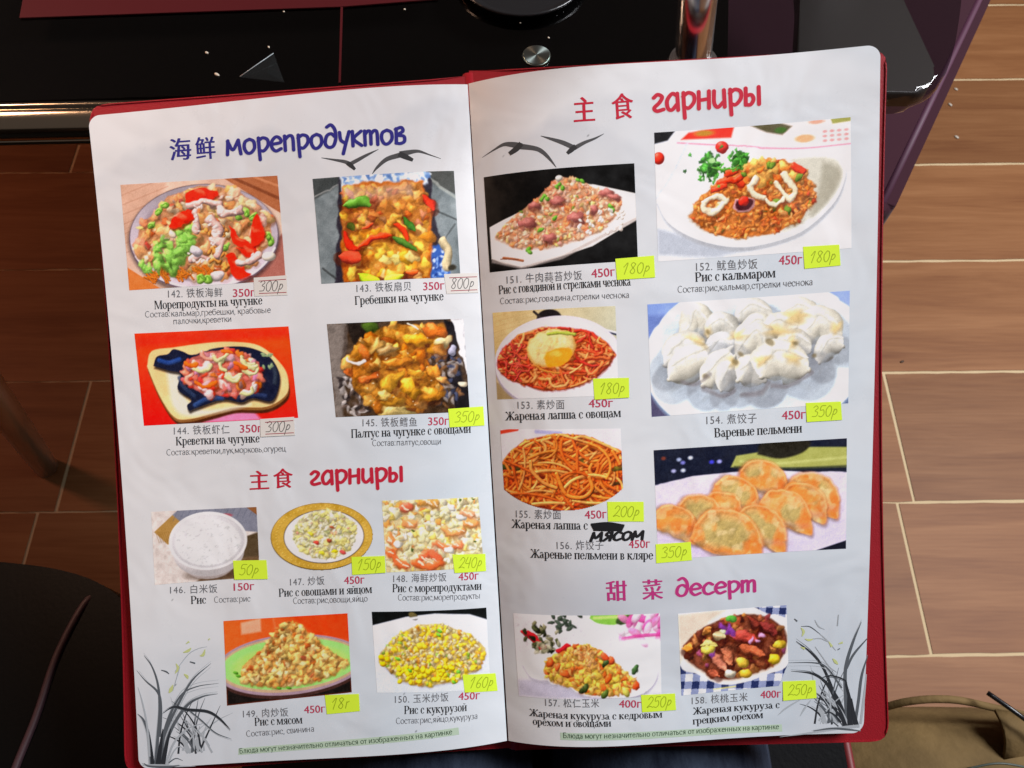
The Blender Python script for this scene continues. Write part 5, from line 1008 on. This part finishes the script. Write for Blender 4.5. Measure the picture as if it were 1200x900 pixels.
def d153(w,h):
    p=Pic(w,h,(190,178,140),153); p.grad((196,168,112),(176,174,150),20); p.noise(7,16,4,.4)
    for i in range(9): p.strk([(0,.05+.06*i),(.4,-.05+.05*i)],.006,(170,140,90),0,1.5,.35)
    p.ell(.46,.1,.1,.07,(26,22,24),0,2); p.ell(.47,.13,.045,.03,(226,220,222),0,2); p.strk([(.34,.02),(.4,.1)],.02,(40,34,34),0,1.5); p.strk([(.55,.13),(.68,.17),(.8,.22),(1,.3)],.02,(210,212,220),.2,1.5); p.strk([(.76,.24),(.9,.28),(1,.32)],.014,(40,44,60),0,1.5)
    p.poly([(0,.8),(.1,.85),(.3,1),(0,1)],(140,120,86),4); p.ell(.52,.63,.53,.29*1.28,(150,140,150),0,3); p.ell(.52,.60,.525,.37,(206,200,222),0,1.6); p.ell(.52,.6,.49,.34,(222,216,230),0,4)
    R=[(.01,.6),(.06,.42),(.2,.28),(.4,.2),(.62,.22),(.8,.28),(.93,.42),(.99,.55),(.92,.68),(.8,.8),(.62,.9),(.4,.91),(.18,.82),(.05,.72)]
    p.poly(R,(150,44,20),4); p.worms(R,420,[(226,104,56),(216,76,46),(236,130,72),(206,60,46),(240,150,90)],.015,.024,.16,.36,1.2,.5)
    p.pile([(.02,.5),(.2,.35),(.26,.7),(.1,.78)],26,[(1,(222,74,60),.02,.03,.5,'w')],8,.4)
    p.relief(R,.3,16)
    p.ell(.48,.47,.21,.155,(120,50,20),-.25,4,0,.5); p.ell(.465,.44,.205,.15,(214,160,86),-.25,1.4,.15); p.ell(.465,.43,.19,.138,(232,204,140),-.25,3,.15)
    for k in range(40): p.ell(.465+p.rg.normal(0,.08),.42+p.rg.normal(0,.08),.02,.012,[(240,222,170),(222,184,110),(206,170,110)][k%3],p.rg.random()*3,2,.2,.6)
    p.relief(ov(.465,.43,.2,.2),.14,12,5); p.poly([(.40,.56),(.43,.48),(.56,.44),(.64,.48),(.58,.62),(.44,.66)],(228,142,40),3,.95,True); p.ell(.5,.5,.05,.02,(246,186,90),0,3,0,.7)
    p.strk([(.45,.28),(.55,.27),(.66,.3)],.03,(160,170,70),.4); p.strk([(.32,.62),(.4,.7),(.52,.72)],.014,(200,130,60),.4)
    return p
def dump(p,pts,wd,c,pleat=True):
    p.strk(np.array(pts)+[.012,.05],wd*1.1,(104,106,112),0,6,.38); p.strk(pts,wd,c,.5,1.6,1,.05,True,6)
def d154(w,h):
    p=Pic(w,h,(128,150,200),154); p.grad((120,142,196),(150,166,206),60); p.noise(5,14,3); p.poly([(0,.1),(.1,.1),(.14,.4),(0,.42)],(92,108,160),8,.8); p.poly([(.25,.1),(.1,.4),(.4,.1)],(190,206,230),8,.7)
    p.strk([(.55,.02),(.62,.03)],.03,(90,30,50),0,3); p.ell(.86,.05,.045,.04,(150,30,100),0,3)
    p.poly([(0,.8),(.3,1),(0,1)],(70,66,90),3); p.poly([(.85,1),(1,.8),(1,1)],(70,80,110),3)
    p.ell(.53,.57,.56,.40,(120,136,160),0,5); p.ell(.53,.54,.56,.40,(222,234,242),0,2); p.ell(.53,.53,.50,.34,(212,227,237),0,8); p.ell(.5,.56,.42,.28,(192,206,218),0,10,0,.8)
    W1=(203,199,184);W2=(192,190,180)
    D=[([(.45,.2),(.52,.12),(.62,.2)],.12,W2),([(.68,.22),(.75,.15),(.83,.24)],.13,W1),([(.18,.34),(.24,.14),(.3,.3)],.13,W1),([(.3,.32),(.37,.22),(.44,.34)],.13,W2),([(.45,.4),(.55,.26),(.62,.36)],.12,W1),([(.58,.36),(.66,.28),(.76,.36)],.14,W1),([(.78,.42),(.85,.28),(.95,.42)],.16,W1),([(.08,.55),(.18,.4),(.27,.46)],.16,W2),([(.3,.55),(.36,.42),(.44,.52)],.13,(206,208,206)),([(.45,.56),(.55,.38),(.60,.56)],.15,W1),([(.1,.66),(.2,.55),(.31,.5)],.17,W1),([(.66,.5),(.72,.42),(.8,.5)],.12,W2),([(.86,.62),(.9,.48),(.97,.5)],.12,W2),([(.27,.76),(.36,.6),(.43,.52)],.15,W1),([(.36,.8),(.4,.66),(.46,.7)],.12,W2),([(.44,.74),(.52,.66),(.58,.76)],.16,W1),([(.57,.72),(.64,.58),(.80,.68)],.2,W1)]
    for q,wd,c in D:
        wd*=1.14; dump(p,q,wd,c); q=np.array(q)
        cc=crom(q,6); L=len(cc)
        p.strk(cc-[0,wd*.30/p.asp],wd*.16,(226,224,212),.3,2.5,.7,0,True)
        for k in range(2,L-2,3): p.strk([cc[k]-[.006,wd*.36/p.asp],cc[k]+[.004,-wd*.05/p.asp]],.012,(176,180,178),0,4,.4)
        p.strk(cc+[0,wd*.38/p.asp],wd*.12,(150,158,164),0,4,.5)
    p.relief([(.05,.1),(.98,.1),(.98,.75),(.6,.9),(.1,.8)],.13,6,10)
    for x,y,a,b,t in [(.74,.2,.06,.03,.1),(.66,.31,.07,.022,.1),(.24,.34,.05,.02,.5),(.46,.34,.04,.02,-.2),(.93,.32,.025,.025,.3),(.57,.56,.03,.028,0),(.72,.42,.02,.03,.2),(.72,.56,.04,.022,.3),(.42,.57,.028,.018,.8),(.3,.28,.015,.02,0)]:
        p.ell(x,y,a,b,(206,176,116),t,9,.2,.75,irr=.3)
    for x,y,a in [(.43,.57,.02),(.3,.28,.012),(.73,.43,.012),(.61,.4,.025),(.47,.5,.016),(.28,.68,.016),(.83,.55,.015)]: p.ell(x,y,a,a*.7,(104,92,66),.5,4,0,.75)
    for q in [[(.16,.68),(.25,.71),(.3,.64)],[(.27,.76),(.36,.83),(.42,.78)],[(.46,.84),(.55,.84),(.6,.76)],[(.62,.78),(.74,.76),(.82,.68)]]: p.strk(np.array(q)+[0,.02],.02,(110,104,106),0,4,.6)
    return p
def d155(w,h):
    p=Pic(w,h,(206,200,206),155); p.strk([(.0,.04),(.14,.0)],.03,(190,60,40),0,2); p.strk([(.3,.03),(.5,.05)],.03,(140,140,190),0,3,.7)
    R=[(.0,.42),(.06,.3),(.2,.14),(.45,.06),(.7,.08),(.9,.22),(1.02,.3),(1.02,.85),(.8,.96),(.5,1.0),(.25,.95),(.05,.82),(.0,.75)]
    p.poly(R,(150,52,14),3); p.worms(R,560,[(232,116,44),(222,92,32),(240,146,70),(214,80,36),(236,130,60)],.018,.027,.22,.5,.9,.5)
    for q,c,w_ in [([(.0,.47),(.06,.46),(.13,.48)],(52,70,34),.045),([(.66,.36),(.7,.42),(.74,.44)],(74,92,44),.06),([(.78,.48),(.9,.5),(1,.48)],(100,100,40),.04),([(.9,.68),(1,.66)],(60,50,20),.03),([(.68,.9),(.74,.93)],(90,90,30),.04),([(.16,.38),(.22,.34),(.25,.26)],(130,110,50),.03),([(.3,.58),(.4,.6)],(80,26,10),.03),([(.55,.7),(.58,.72)],(80,24,10),.03),([(.76,.5),(.82,.52)],(60,24,10),.03)]: p.strk(q,w_,c,.4,2,.9)
    p.worms(R,150,[(236,128,54),(244,156,84),(228,100,40)],.018,.026,.25,.55,.8,.5)
    p.strk([(.24,.4),(.25,.52),(.34,.66),(.44,.72)],.034,(236,140,70),.7,1,1,.15); p.strk([(.45,.55),(.52,.8),(.66,.84),(.74,.74),(.72,.6)],.036,(238,126,52),.7,1,1,.15)
    p.relief(R,.3,14)
    x,y=p.grid(); p.mask=((p.emask(.5,.36,.62,.43)<1)|(y<.36)); return p
def gyo(p,x,y,s,rot=0,flip=1):
    c,sn=math.cos(rot),math.sin(rot); tr=lambda q:np.array([(x+s*(u*c-v*sn*.6)*flip,y+s*(u*sn+v*c)/p.asp) for u,v in q])
    rj=lambda q:[(a+p.rg.normal(0,.015),b+p.rg.normal(0,.015)) for a,b in q]
    body=rj([(-.5,.16),(-.48,-.06),(-.34,-.26),(-.1,-.35),(.14,-.35),(.34,-.24),(.47,-.02),(.53,.3),(.36,.31),(0,.27),(-.3,.24)])
    p.poly([(a+.008,b+.03) for a,b in tr(body)],(96,74,66),7,.6,True); p.poly([(a-.016,b-.012) for a,b in tr(body)],(110,70,44),7,.5,True); m=p.poly(tr(body),(196,152,96),2.,1,True)
    f=p.poly(tr([(-.4,.12),(-.36,-.08),(-.15,-.22),(.1,-.24),(.28,-.1),(.3,.16),(0,.16),(-.25,.16)]),(160,146,92),12,.75,True)
    n=np.clip((noise2(p.W,p.H,9,p.rg,3)-.48)*5,0,1)*m*.8; p.a=p.a*(1-n[...,None])+np.array((226,124,58.))*n[...,None]
    for q,al in ((( (.24,.16),(.32,-.12),(.45,-.02),(.53,.3)),.8),(((-.52,.17),(-.48,-.04),(-.38,-.0),(-.34,.15)),.6)): p.poly(tr(q),(226,112,52),9,al,True)
    t=tr([(-.48,-.04),(-.33,-.25),(-.1,-.335),(.14,-.335),(.34,-.22),(.47,0)]); p.strk(t,.02*s/.24,(214,126,66),.3,5,.5); p.strk(t-[0,.008],.006,(236,200,150),0,3,.45)
    p.strk(tr([(-.42,.20),(-.1,.24),(.3,.29)]),.02,(128,96,62),0,5,.5); p.relief(m,.22,16)
    n=np.clip((noise2(p.W,p.H,26,p.rg,2)-.55)*6,0,1)*m*.35; p.a=p.a*(1-n[...,None])+np.array((240,214,170.))*n[...,None]
def d156(w,h):
    p=Pic(w,h,(196,186,206),156); p.grad((206,198,214),(196,188,214),90); p.noise(6,8,3); p.poly([(0,0),(1,0),(1,.3),(.8,.28),(.5,.24),(.2,.26),(0,.32)],(22,26,40),2)
    p.poly([(.4,.2),(.43,.1),(.55,.08),(.8,.06),(1,.08),(1,.26),(.7,.24),(.5,.22)],(150,152,84),3); p.poly([(.54,.1),(.57,.0),(.8,.0),(.78,.1),(.66,.15)],(34,32,26),4,1,True); p.strk([(.45,.15),(.6,.19),(1,.17)],.014,(176,178,110),0,3,.8); p.strk([(.42,.2),(.7,.24),(1,.25)],.012,(50,54,40),0,3,.8)
    for x,y,c in [(.13,.1,(150,160,190)),(.19,.09,(206,214,230)),(.15,.13,(110,110,180)),(.10,.2,(160,160,200)),(.15,.2,(190,196,220)),(.3,.14,(60,60,190)),(.34,.14,(150,150,220)),(.05,.08,(100,50,40))]: p.ell(x,y,.012,.009,c,0,3)
    p.poly([(.84,1),(1,.92),(1,1)],(22,24,34),2); p.poly([(0,.78),(.3,.85),(.6,.97),(.3,1),(0,.95)],(186,170,204),14,.6)
    for a in [(.83,.48,.27,.35),(.57,.33,.25,.32),(.43,.46,.24,.45),(.36,.56,.2,.3),(.78,.55,.24,.35),(.24,.60,.24,.35),(.68,.62,.27,.3),(.10,.68,.23,.3),(.56,.76,.28,.5),(.38,.83,.36,.3)]: 
        gyo(p,a[0],a[1],a[2]*1.06,a[3]); p.ell(a[0]+.02,a[1]+a[2]*.27/p.asp,a[2]*.4,.014,(150,124,110),.1,7,0,.45)
    return p
def d157(w,h):
    p=Pic(w,h,(214,210,212),157); p.grad((206,200,202),(222,220,226),20); p.noise(4,6,3)
    p.poly([(.52,.04),(.56,-.05),(.8,-.05),(.82,.08),(.7,.12),(.58,.1)],(120,170,70),2,1,True); p.strk([(.55,.03),(.75,.02)],.02,(196,220,130),0,3,.7); p.strk([(.72,.08),(.82,.03)],.05,(50,66,36),.2,3)
    for k in range(46): p.ell(.9+.1*p.rg.normal(),.13+.1*p.rg.normal(),.05,.025,[(222,130,180),(236,206,222),(206,80,150),(240,226,234)][k%4],p.rg.random()*3,2,.3,.8) if k%2 or True else None
    p.strk([(.74,.29),(.85,.26),(1,.25)],.025,(190,60,130),.2,2.5,.8); p.poly([(.5,.3),(1.,.3),(1,.36),(.5,.4)],(220,217,222),8)
    p.poly([(.06,.78),(.3,.82),(.6,.98),(1,.95),(1,1),(.0,1),(0,.8)],(168,164,182),10,.8)
    Pl=[(.04,.6),(.12,.42),(.3,.35),(.6,.36),(.86,.5),(.97,.66),(.94,.86),(.82,.98),(.62,.99),(.45,.95),(.33,.84),(.22,.8),(.1,.76)]
    p.poly(np.array(Pl)+[.005,.03],(140,136,150),5,.8,True); p.poly(Pl,(232,228,230),2,1,True); p.strk([(.1,.77),(.22,.81),(.33,.86),(.45,.96),(.6,.99)],.018,(180,176,188),0,3,.7)
    for q in [[(.06,.22),(.12,.3),(.18,.4)],[(.09,.23),(.15,.31),(.2,.4)],[(.12,.25),(.18,.36)],[(.3,.42),(.36,.36)]]: p.strk(q,.035,(190,36,44),.5,1.4)
    for k in range(60): x,y=((.19,.2),(.2,.36),(.34,.1))[k%3]; s_=(.05,.06,.05)[k%3]; p.ell(x+p.rg.normal(0,s_),y+p.rg.normal(0,s_),.022,.013,[(46,50,30),(70,74,46),(120,116,86),(30,32,20),(150,146,120)][k%5] if k%3!=2 else (66,78,66),p.rg.random()*3,1.4,.4)
    for k in range(14): p.ell(.2+p.rg.normal(0,.04),.38+p.rg.normal(0,.04),.02,.013,(176,170,140),p.rg.random()*3,2,.3,.6)
    R=[(.2,.62),(.23,.52),(.4,.36),(.52,.36),(.64,.5),(.74,.66),(.82,.8),(.78,.92),(.6,.96),(.42,.9),(.3,.8),(.2,.75)]
    p.poly(R,(206,140,50),3); p.pile(R,420,[(4,(240,196,80),.014,.022,.65,'b'),(3,(238,176,96),.012,.02,.6,'b'),(1.6,(226,104,46),.014,.022,.6,'b'),(1.2,(200,140,70),.01,.018,.5,'b')],8,.42)
    p.relief(R,.3,30)
    p.pile([(.38,.42),(.5,.36),(.6,.5),(.5,.62)],59,[(1,(226,170,110),.010,.015,.6,'b'),(1,(206,140,80),.010,.015,.6,'b')],8,.4)
    for x,y,c in [(.24,.57,(222,90,40)),(.62,.5,(220,80,44)),(.66,.54,(226,90,50)),(.82,.86,(222,80,40)),(.63,.76,(226,96,40)),(.33,.7,(222,100,50)),(.45,.88,(56,66,36)),(.47,.86,(66,80,40)),(.62,.58,(56,74,40)),(.82,.66,(60,90,50)),(.60,.94,(80,100,44)),(.75,.93,(206,196,90)),(.28,.62,(240,110,60))]: p.ell(x,y,.034,.022,c,p.rg.random()*3,1.3,.5,1,.12)
    return p
def d158(w,h):
    p=Pic(w,h,(206,206,216),158)
    x,y=p.grid()
    for (bx0,bx1,by0,by1,N) in [(.0,1.,.62,1.,9),(.6,1.,0,.16,10)]:
        cx=np.floor((x+y*.12)*N*1.6)%2; cy=np.floor((y-x*.12)*p.asp*N*1.6)%2; m=(x>=bx0)&(x<=bx1)&(y>=by0)&(y<=by1)
        col=np.where(((cx+cy)==2)[...,None],(38,46,80),np.where(((cx+cy)==1)[...,None],(126,134,164),(226,226,232))); p.a=np.where(m[...,None],col,p.a)
    p.poly([(.0,.02),(.4,.0),(.66,-.02),(.82,.1),(1,.2),(1,.72),(.8,.84),(.55,.92),(.35,.9),(.15,.75),(0,.62)],(222,214,206),2,1,True); p.poly([(0,.02),(.45,.0),(.3,.12),(.1,.4),(0,.6)],(196,180,162),8,.9)
    p.poly([(.66,.02),(.8,.08),(1,.2),(1,.34),(.8,.16)],(232,230,230),4)
    In=[(.04,.4),(.2,.22),(.4,.12),(.6,.08),(.8,.12),(.97,.3),(.98,.5),(.9,.7),(.7,.8),(.45,.86),(.25,.76),(.08,.58)]
    p.poly(np.array(In)+[0,.015],(150,124,104),7,.8,True); p.poly(In,(70,34,26),4,1,True)
    p.pile(In,90,[(3,(150,80,50),.03,.05,.5,'b'),(2,(110,50,40),.03,.05,.5,'b'),(2,(190,120,70),.025,.045,.5,'b'),(1,(130,60,90),.02,.035,.5,'b'),(1,(80,36,20),.02,.04,.5,'b')],10,.5)
    p.relief(In,.3,16)
    for q,c,w_ in [([(.28,.5),(.36,.62),(.42,.75)],(196,120,96),.09),([(.38,.46),(.44,.55),(.46,.66)],(190,110,80),.09),([(.26,.72),(.34,.8)],(190,96,70),.08),([(.5,.32),(.6,.34),(.72,.42)],(176,70,60),.11),([(.55,.46),(.66,.52),(.78,.6)],(200,104,70),.09),([(.72,.2),(.84,.28),(.9,.34)],(130,54,50),.1),([(.66,.12),(.72,.24)],(120,50,40),.07),([(.32,.28),(.42,.34)],(206,176,130),.08),([(.2,.4),(.28,.38),(.34,.44)],(226,206,120),.06),([(.04,.44),(.12,.42)],(206,120,50),.08),([(.22,.26),(.3,.2)],(190,120,60),.06)]:
        p.strk(np.array(q)+[.01,.03],w_,(50,16,10),0,4,.6); p.strk(q,w_,c,.6,1.5,1,.16,True)
        for k in range(3): t=p.rg.random(); a=np.array(q[0])*(1-t)+np.array(q[-1])*t; p.strk([a-[.02,.015],a+[.02,.015]],.012,np.array(c)*1.25,.2,1.5,.8)
    p.relief(In,.45,15)
    for x_,y_ in [(.4,.2),(.46,.24),(.5,.28),(.3,.52),(.44,.28)]: p.ell(x_,y_,.045,.022,(120,60,150),p.rg.random()*3,2,.3,.85)
    for x_,y_ in [(.72,.42),(.76,.36),(.66,.4)]: p.ell(x_,y_,.03,.014,(206,150,190),p.rg.random()*3,1.5,.3)
    p.ell(.48,.12,.045,.035,(88,160,66),0,1.5,.4); p.ell(.4,.26,.03,.02,(206,214,170),0,2,.3)
    for x_,y_,c in [(.92,.48,(214,176,60)),(.86,.66,(226,190,50)),(.58,.66,(222,180,70)),(.6,.8,(222,176,60)),(.46,.79,(226,214,190)),(.26,.47,(230,206,90))]: p.ell(x_,y_,.06,.045,c,.3,1.5,.5,1,.15)
    p.strk([(.3,.96),(.5,.95)],.012,(226,214,120),0,2,.8)
    x,y=p.grid(); p.mask=~((y>.72)&(x>.9)&(y-.72>(1.-x)*3)); return p
# build the prints
DISH={k:globals()["d%d"%k] for k in PHOTOS}
DLAB={142:'seafood with lettuce and red pepper on a plate',143:'scallops and peppers in foil',144:'shrimp on a cow-shaped iron pan',145:'halibut pieces with vegetables in foil',146:'bowl of white rice',147:'rice with egg on a gold-rimmed oval plate',148:'close view of rice with shrimp',149:'heap of rice with meat on a green plate',150:'rice with yellow corn',151:'beef rice on a long white plate, black background',152:'squid rice in a white bowl with parsley',153:'red noodles with a fried egg',154:'boiled dumplings on a pale plate',155:'orange fried noodles',156:'row of fried dumplings',157:'corn with pine nuts',158:'glazed walnuts and corn in a bowl'}
def build_photo(k):
    side,w,h,qd=PHOTOS[k]; p=finish(k,DISH[k](w,h)); H_,W_=p.H,p.W; q=np.array(qd)/1000.
    x=np.linspace(0,1,W_)[None,:,None]; y=np.linspace(0,1,H_)[:,None,None]
    uv=((q[0]*(1-x)+q[1]*x)*(1-y)+(q[3]*(1-x)+q[2]*x)*y).reshape(-1,2)
    P=page(side,uv[:,0],uv[:,1],.00006); i=np.arange(W_*H_).reshape(H_,W_)
    F=np.stack([i[1:,:-1],i[1:,1:],i[:-1,1:],i[:-1,:-1]],-1)
    if p.mask is not None:
        F=F[p.mask[:-1,:-1]&p.mask[1:,1:]]
    cols=alb(p.a.reshape(-1,3)); F=F.reshape(-1,4)
    o=raw_mesh('dish_photo',P,F,m_print,PAGE[side],cols,True); o['label']='printed photo: '+DLAB[k]
for k in PHOTOS: build_photo(k)
# birds and orchids
INKC={'k':(.028,.032,.038),'d':(.105,.12,.135),'g':(.42,.46,.49),'y':(.56,.62,.26)}
for side,st in BIRDS:
    k=Ink(side)
    for i,s_ in enumerate(st): stroke_uv(k,[(a,b,max(.5,w*1.55)) for a,b,w in s_],(.085,.085,.088) if i<2 else (.04,.04,.042),.00005+i*1e-5)
    k.build('bird_drawing',PAGE[side])
for side,st in ORCHIDS:
    k=Ink(side); rg=np.random.default_rng(5)
    for i,(c,s_) in enumerate(st):
        stroke_uv(k,[(a,b,w*.88) for a,b,w in s_],INKC[c],.00004+i*3e-6)
        if c in 'dk' and len(s_)>3:   # dry-brush streaks along the leaf
            for j in range(2): dx,dy=rg.normal(0,5),rg.normal(0,3); stroke_uv(k,[(a+dx*(1-i2/len(s_)),b+dy,max(.2,w_*.35)) for i2,(a,b,w_) in enumerate(s_)],INKC['g' if c=='d' else 'd'],.000035+i*3e-6-1e-6*j)
    bx,by=(150,985) if side=='L' else (905,985); rb=np.random.default_rng(31)
    for j in range(26):
        t=rb.normal(0,.28); L=rb.uniform(.012,.034); b0=to_mm(side,(bx+rb.normal(0,22),by+rb.normal(0,2)-(6 if side=='L' else 2))); cu=rb.normal(0,.35)+t*.5; pts=[]
        for i2,f in enumerate((0,.35,.7,1.)):
            a=t+cu*f; b1=b0+L*f*np.array([math.sin(a),-math.cos(a)]); pts.append((*to_uv(side,b1),(2.4,2.0,1.3,.3)[i2]))
        if all(30<p[0]<985 for p in pts): stroke_uv(k,pts,INKC['dggk'[j%4]],.00003+j*1e-6)
    k.build('orchid_drawing',PAGE[side])
# writing
TC={'n':(.16,.16,.17),'r':(.52,.045,.10),'k':(.022,.022,.024),'g':(.13,.13,.14),'f':(.06,.11,.06),'b':(.030,.028,.235),'c':(.55,.018,.045),'m':(.50,.035,.20)}
inks={}
for side,own,font,txt,(a,b),h,c in TEXTS:
    k=inks.setdefault((side,own),Ink(side)); off=.00010
    if font=='serif': pr,w_=serif_prims(txt); hh=h*MMPX/.67
    elif font=='brush': pr,w_=stroke_prims(txt,BR,.222,.02,1.0); hh=h*MMPX
    elif font=='cjkb':
        pr,w_=font_prims(txt); hh=h*MMPX/.86; p,f=pr[0]; w_+=.05
        pr=[([(x+dx,y+.014) for x,y in p],f) for dx in (0,.025,.05)]
    elif font=='sans': pr,w_=font_prims(txt,.0,1.12); hh=h*MMPX/.80
    elif font=='arial' and c=='r':
        pr,w_=font_prims(txt); hh=h*MMPX/.72; p,f=pr[0]; pr=[([(x+dx,y) for x,y in p],f) for dx in (0,.022)]; w_+=.022
    elif font=='arial': pr,w_=serif_prims(txt,.062); hh=h*MMPX/.74
    else: pr,w_=serif_prims(txt,.082); hh=h*MMPX/.66
    if font in('brush',) :   # soft pale halo behind the headings is only the print's own edge
        hal,_=stroke_prims(txt,BR,.27,.02,1.0); place(k,hal,w_,a,b,hh,tuple(np.array(TC[c])*.3+np.array((.8,.8,.8))*.7),.00006)
    place(k,pr,w_,a,b,hh,TC[c],off)
for side,qd in STRIPS:
    k=inks[(side,'F')]; n=30; q=np.array(qd,float); 
    top=[q[0]*(1-t)+q[1]*t for t in np.linspace(0,1,n)]; bot=[q[3]*(1-t)+q[2]*t for t in np.linspace(0,1,n)]
    k.add([tuple(p) for p in top+bot],[[i,n+i,n+i+1,i+1] for i in range(n-1)],(.50,.64,.49),.00005)
# crossed-out word and marker correction under dish 155
k=inks[('R',155)]; (s0,s1),(g0,g1)=SCRIB
for j in range(4): stroke_uv(k,[(s0[0]+2*j,s0[1]-4+2.4*j,3.),( (s0[0]+s1[0])/2,s0[1]-5+3*j,3.6),(s1[0]-2*j,s1[1]-3+2*j,2.6)],(.012,.012,.014),.00014+j*5e-6)
pr,w_=stroke_prims('мясом',BR,.27,.25,1.); place(k,pr,w_,g0,g1,9.5*MMPX,(.014,.014,.016),.00014)
for (side,own),k in inks.items():
    nm='heading' if str(own).startswith('H') else 'footer_note' if own=='F' else 'dish_caption'; k.build(nm,PAGE[side])
# price stickers
m_stk=mat('neon_sticker',(.70,.94,.05),.6,0,.15); m_stw=mat('paper_sticker',(.74,.71,.66),.6,0,.2)
for side,own,qd,txt,c in STICKERS:
    n,mm=9,6; q=np.array(qd)/1000.; x=np.linspace(0,1,n)[None,:,None]; y=np.linspace(0,1,mm)[:,None,None]
    uv=((q[0]*(1-x)+q[1]*x)*(1-y)+(q[3]*(1-x)+q[2]*x)*y).reshape(-1,2); rs=np.random.default_rng(own)
    lift=.00015+.00022*rs.random()*np.broadcast_to(y**2*(.4+.6*x if own%2 else 1-.5*x),(mm,n,1)).reshape(-1)
    Pt=page(side,uv[:,0],uv[:,1],lift); Pb=page(side,uv[:,0],uv[:,1],lift-.00006); i=np.arange(n*mm).reshape(mm,n); F=np.stack([i[1:,:-1],i[1:,1:],i[:-1,1:],i[:-1,:-1]],-1).reshape(-1,4)
    ring=list(i[0])+list(i[1:,-1])+list(i[-1,:-1][::-1])+list(i[1:-1,0][::-1]); N=n*mm
    F=[list(f) for f in F]+[[j+N for j in f[::-1]] for f in F.tolist()]+[[ring[j],ring[(j+1)%len(ring)],ring[(j+1)%len(ring)]+N,ring[j]+N] for j in range(len(ring))]
    so_=raw_mesh('price_sticker',np.vstack([Pt,Pb]),F,m_stk if c=='y' else m_stw,MENU); so_['label']=('neon yellow' if c=='y' else 'white paper')+' price sticker under the dish photo'
    k=Ink(side); qq=q*1000; bl=lambda u,v:tuple((qq[0]*(1-u)+qq[1]*u)*(1-v)+(qq[3]*(1-u)+qq[2]*u)*v)
    pr,w_=stroke_prims(txt,HD,.075,.16,1.,adv=.60); off=.00022+.0009
    place(k,pr,w_,bl(.14,.76),bl(.14+.2*len(txt) if len(txt)<4 else .88,.76),12.5*MMPX,(.36,.47,.02) if c=='y' else (.16,.15,.14),.0)
    if c=='w':
        for v in (.2,.86): A,B=bl(.14,v),bl(.97,v); stroke_uv(k,[(*A,.9),(*B,.9)],(.36,.05,.07),0)
    # follow the sticker's own lift
    uvw=np.array(k.V); M=np.array([qq[1]-qq[0],qq[3]-qq[0]]).T; st_=np.clip(np.linalg.solve(M,(uvw-qq[0]).T).T,0,1); rs=np.random.default_rng(own); r0=rs.random()
    k.O=list(.00017+.00022*r0*st_[:,1]**2*((.4+.6*st_[:,0]) if own%2 else 1-.5*st_[:,0])+np.array(k.O)); k.build('handwriting',so_)
print('meshes',len(bpy.data.objects))
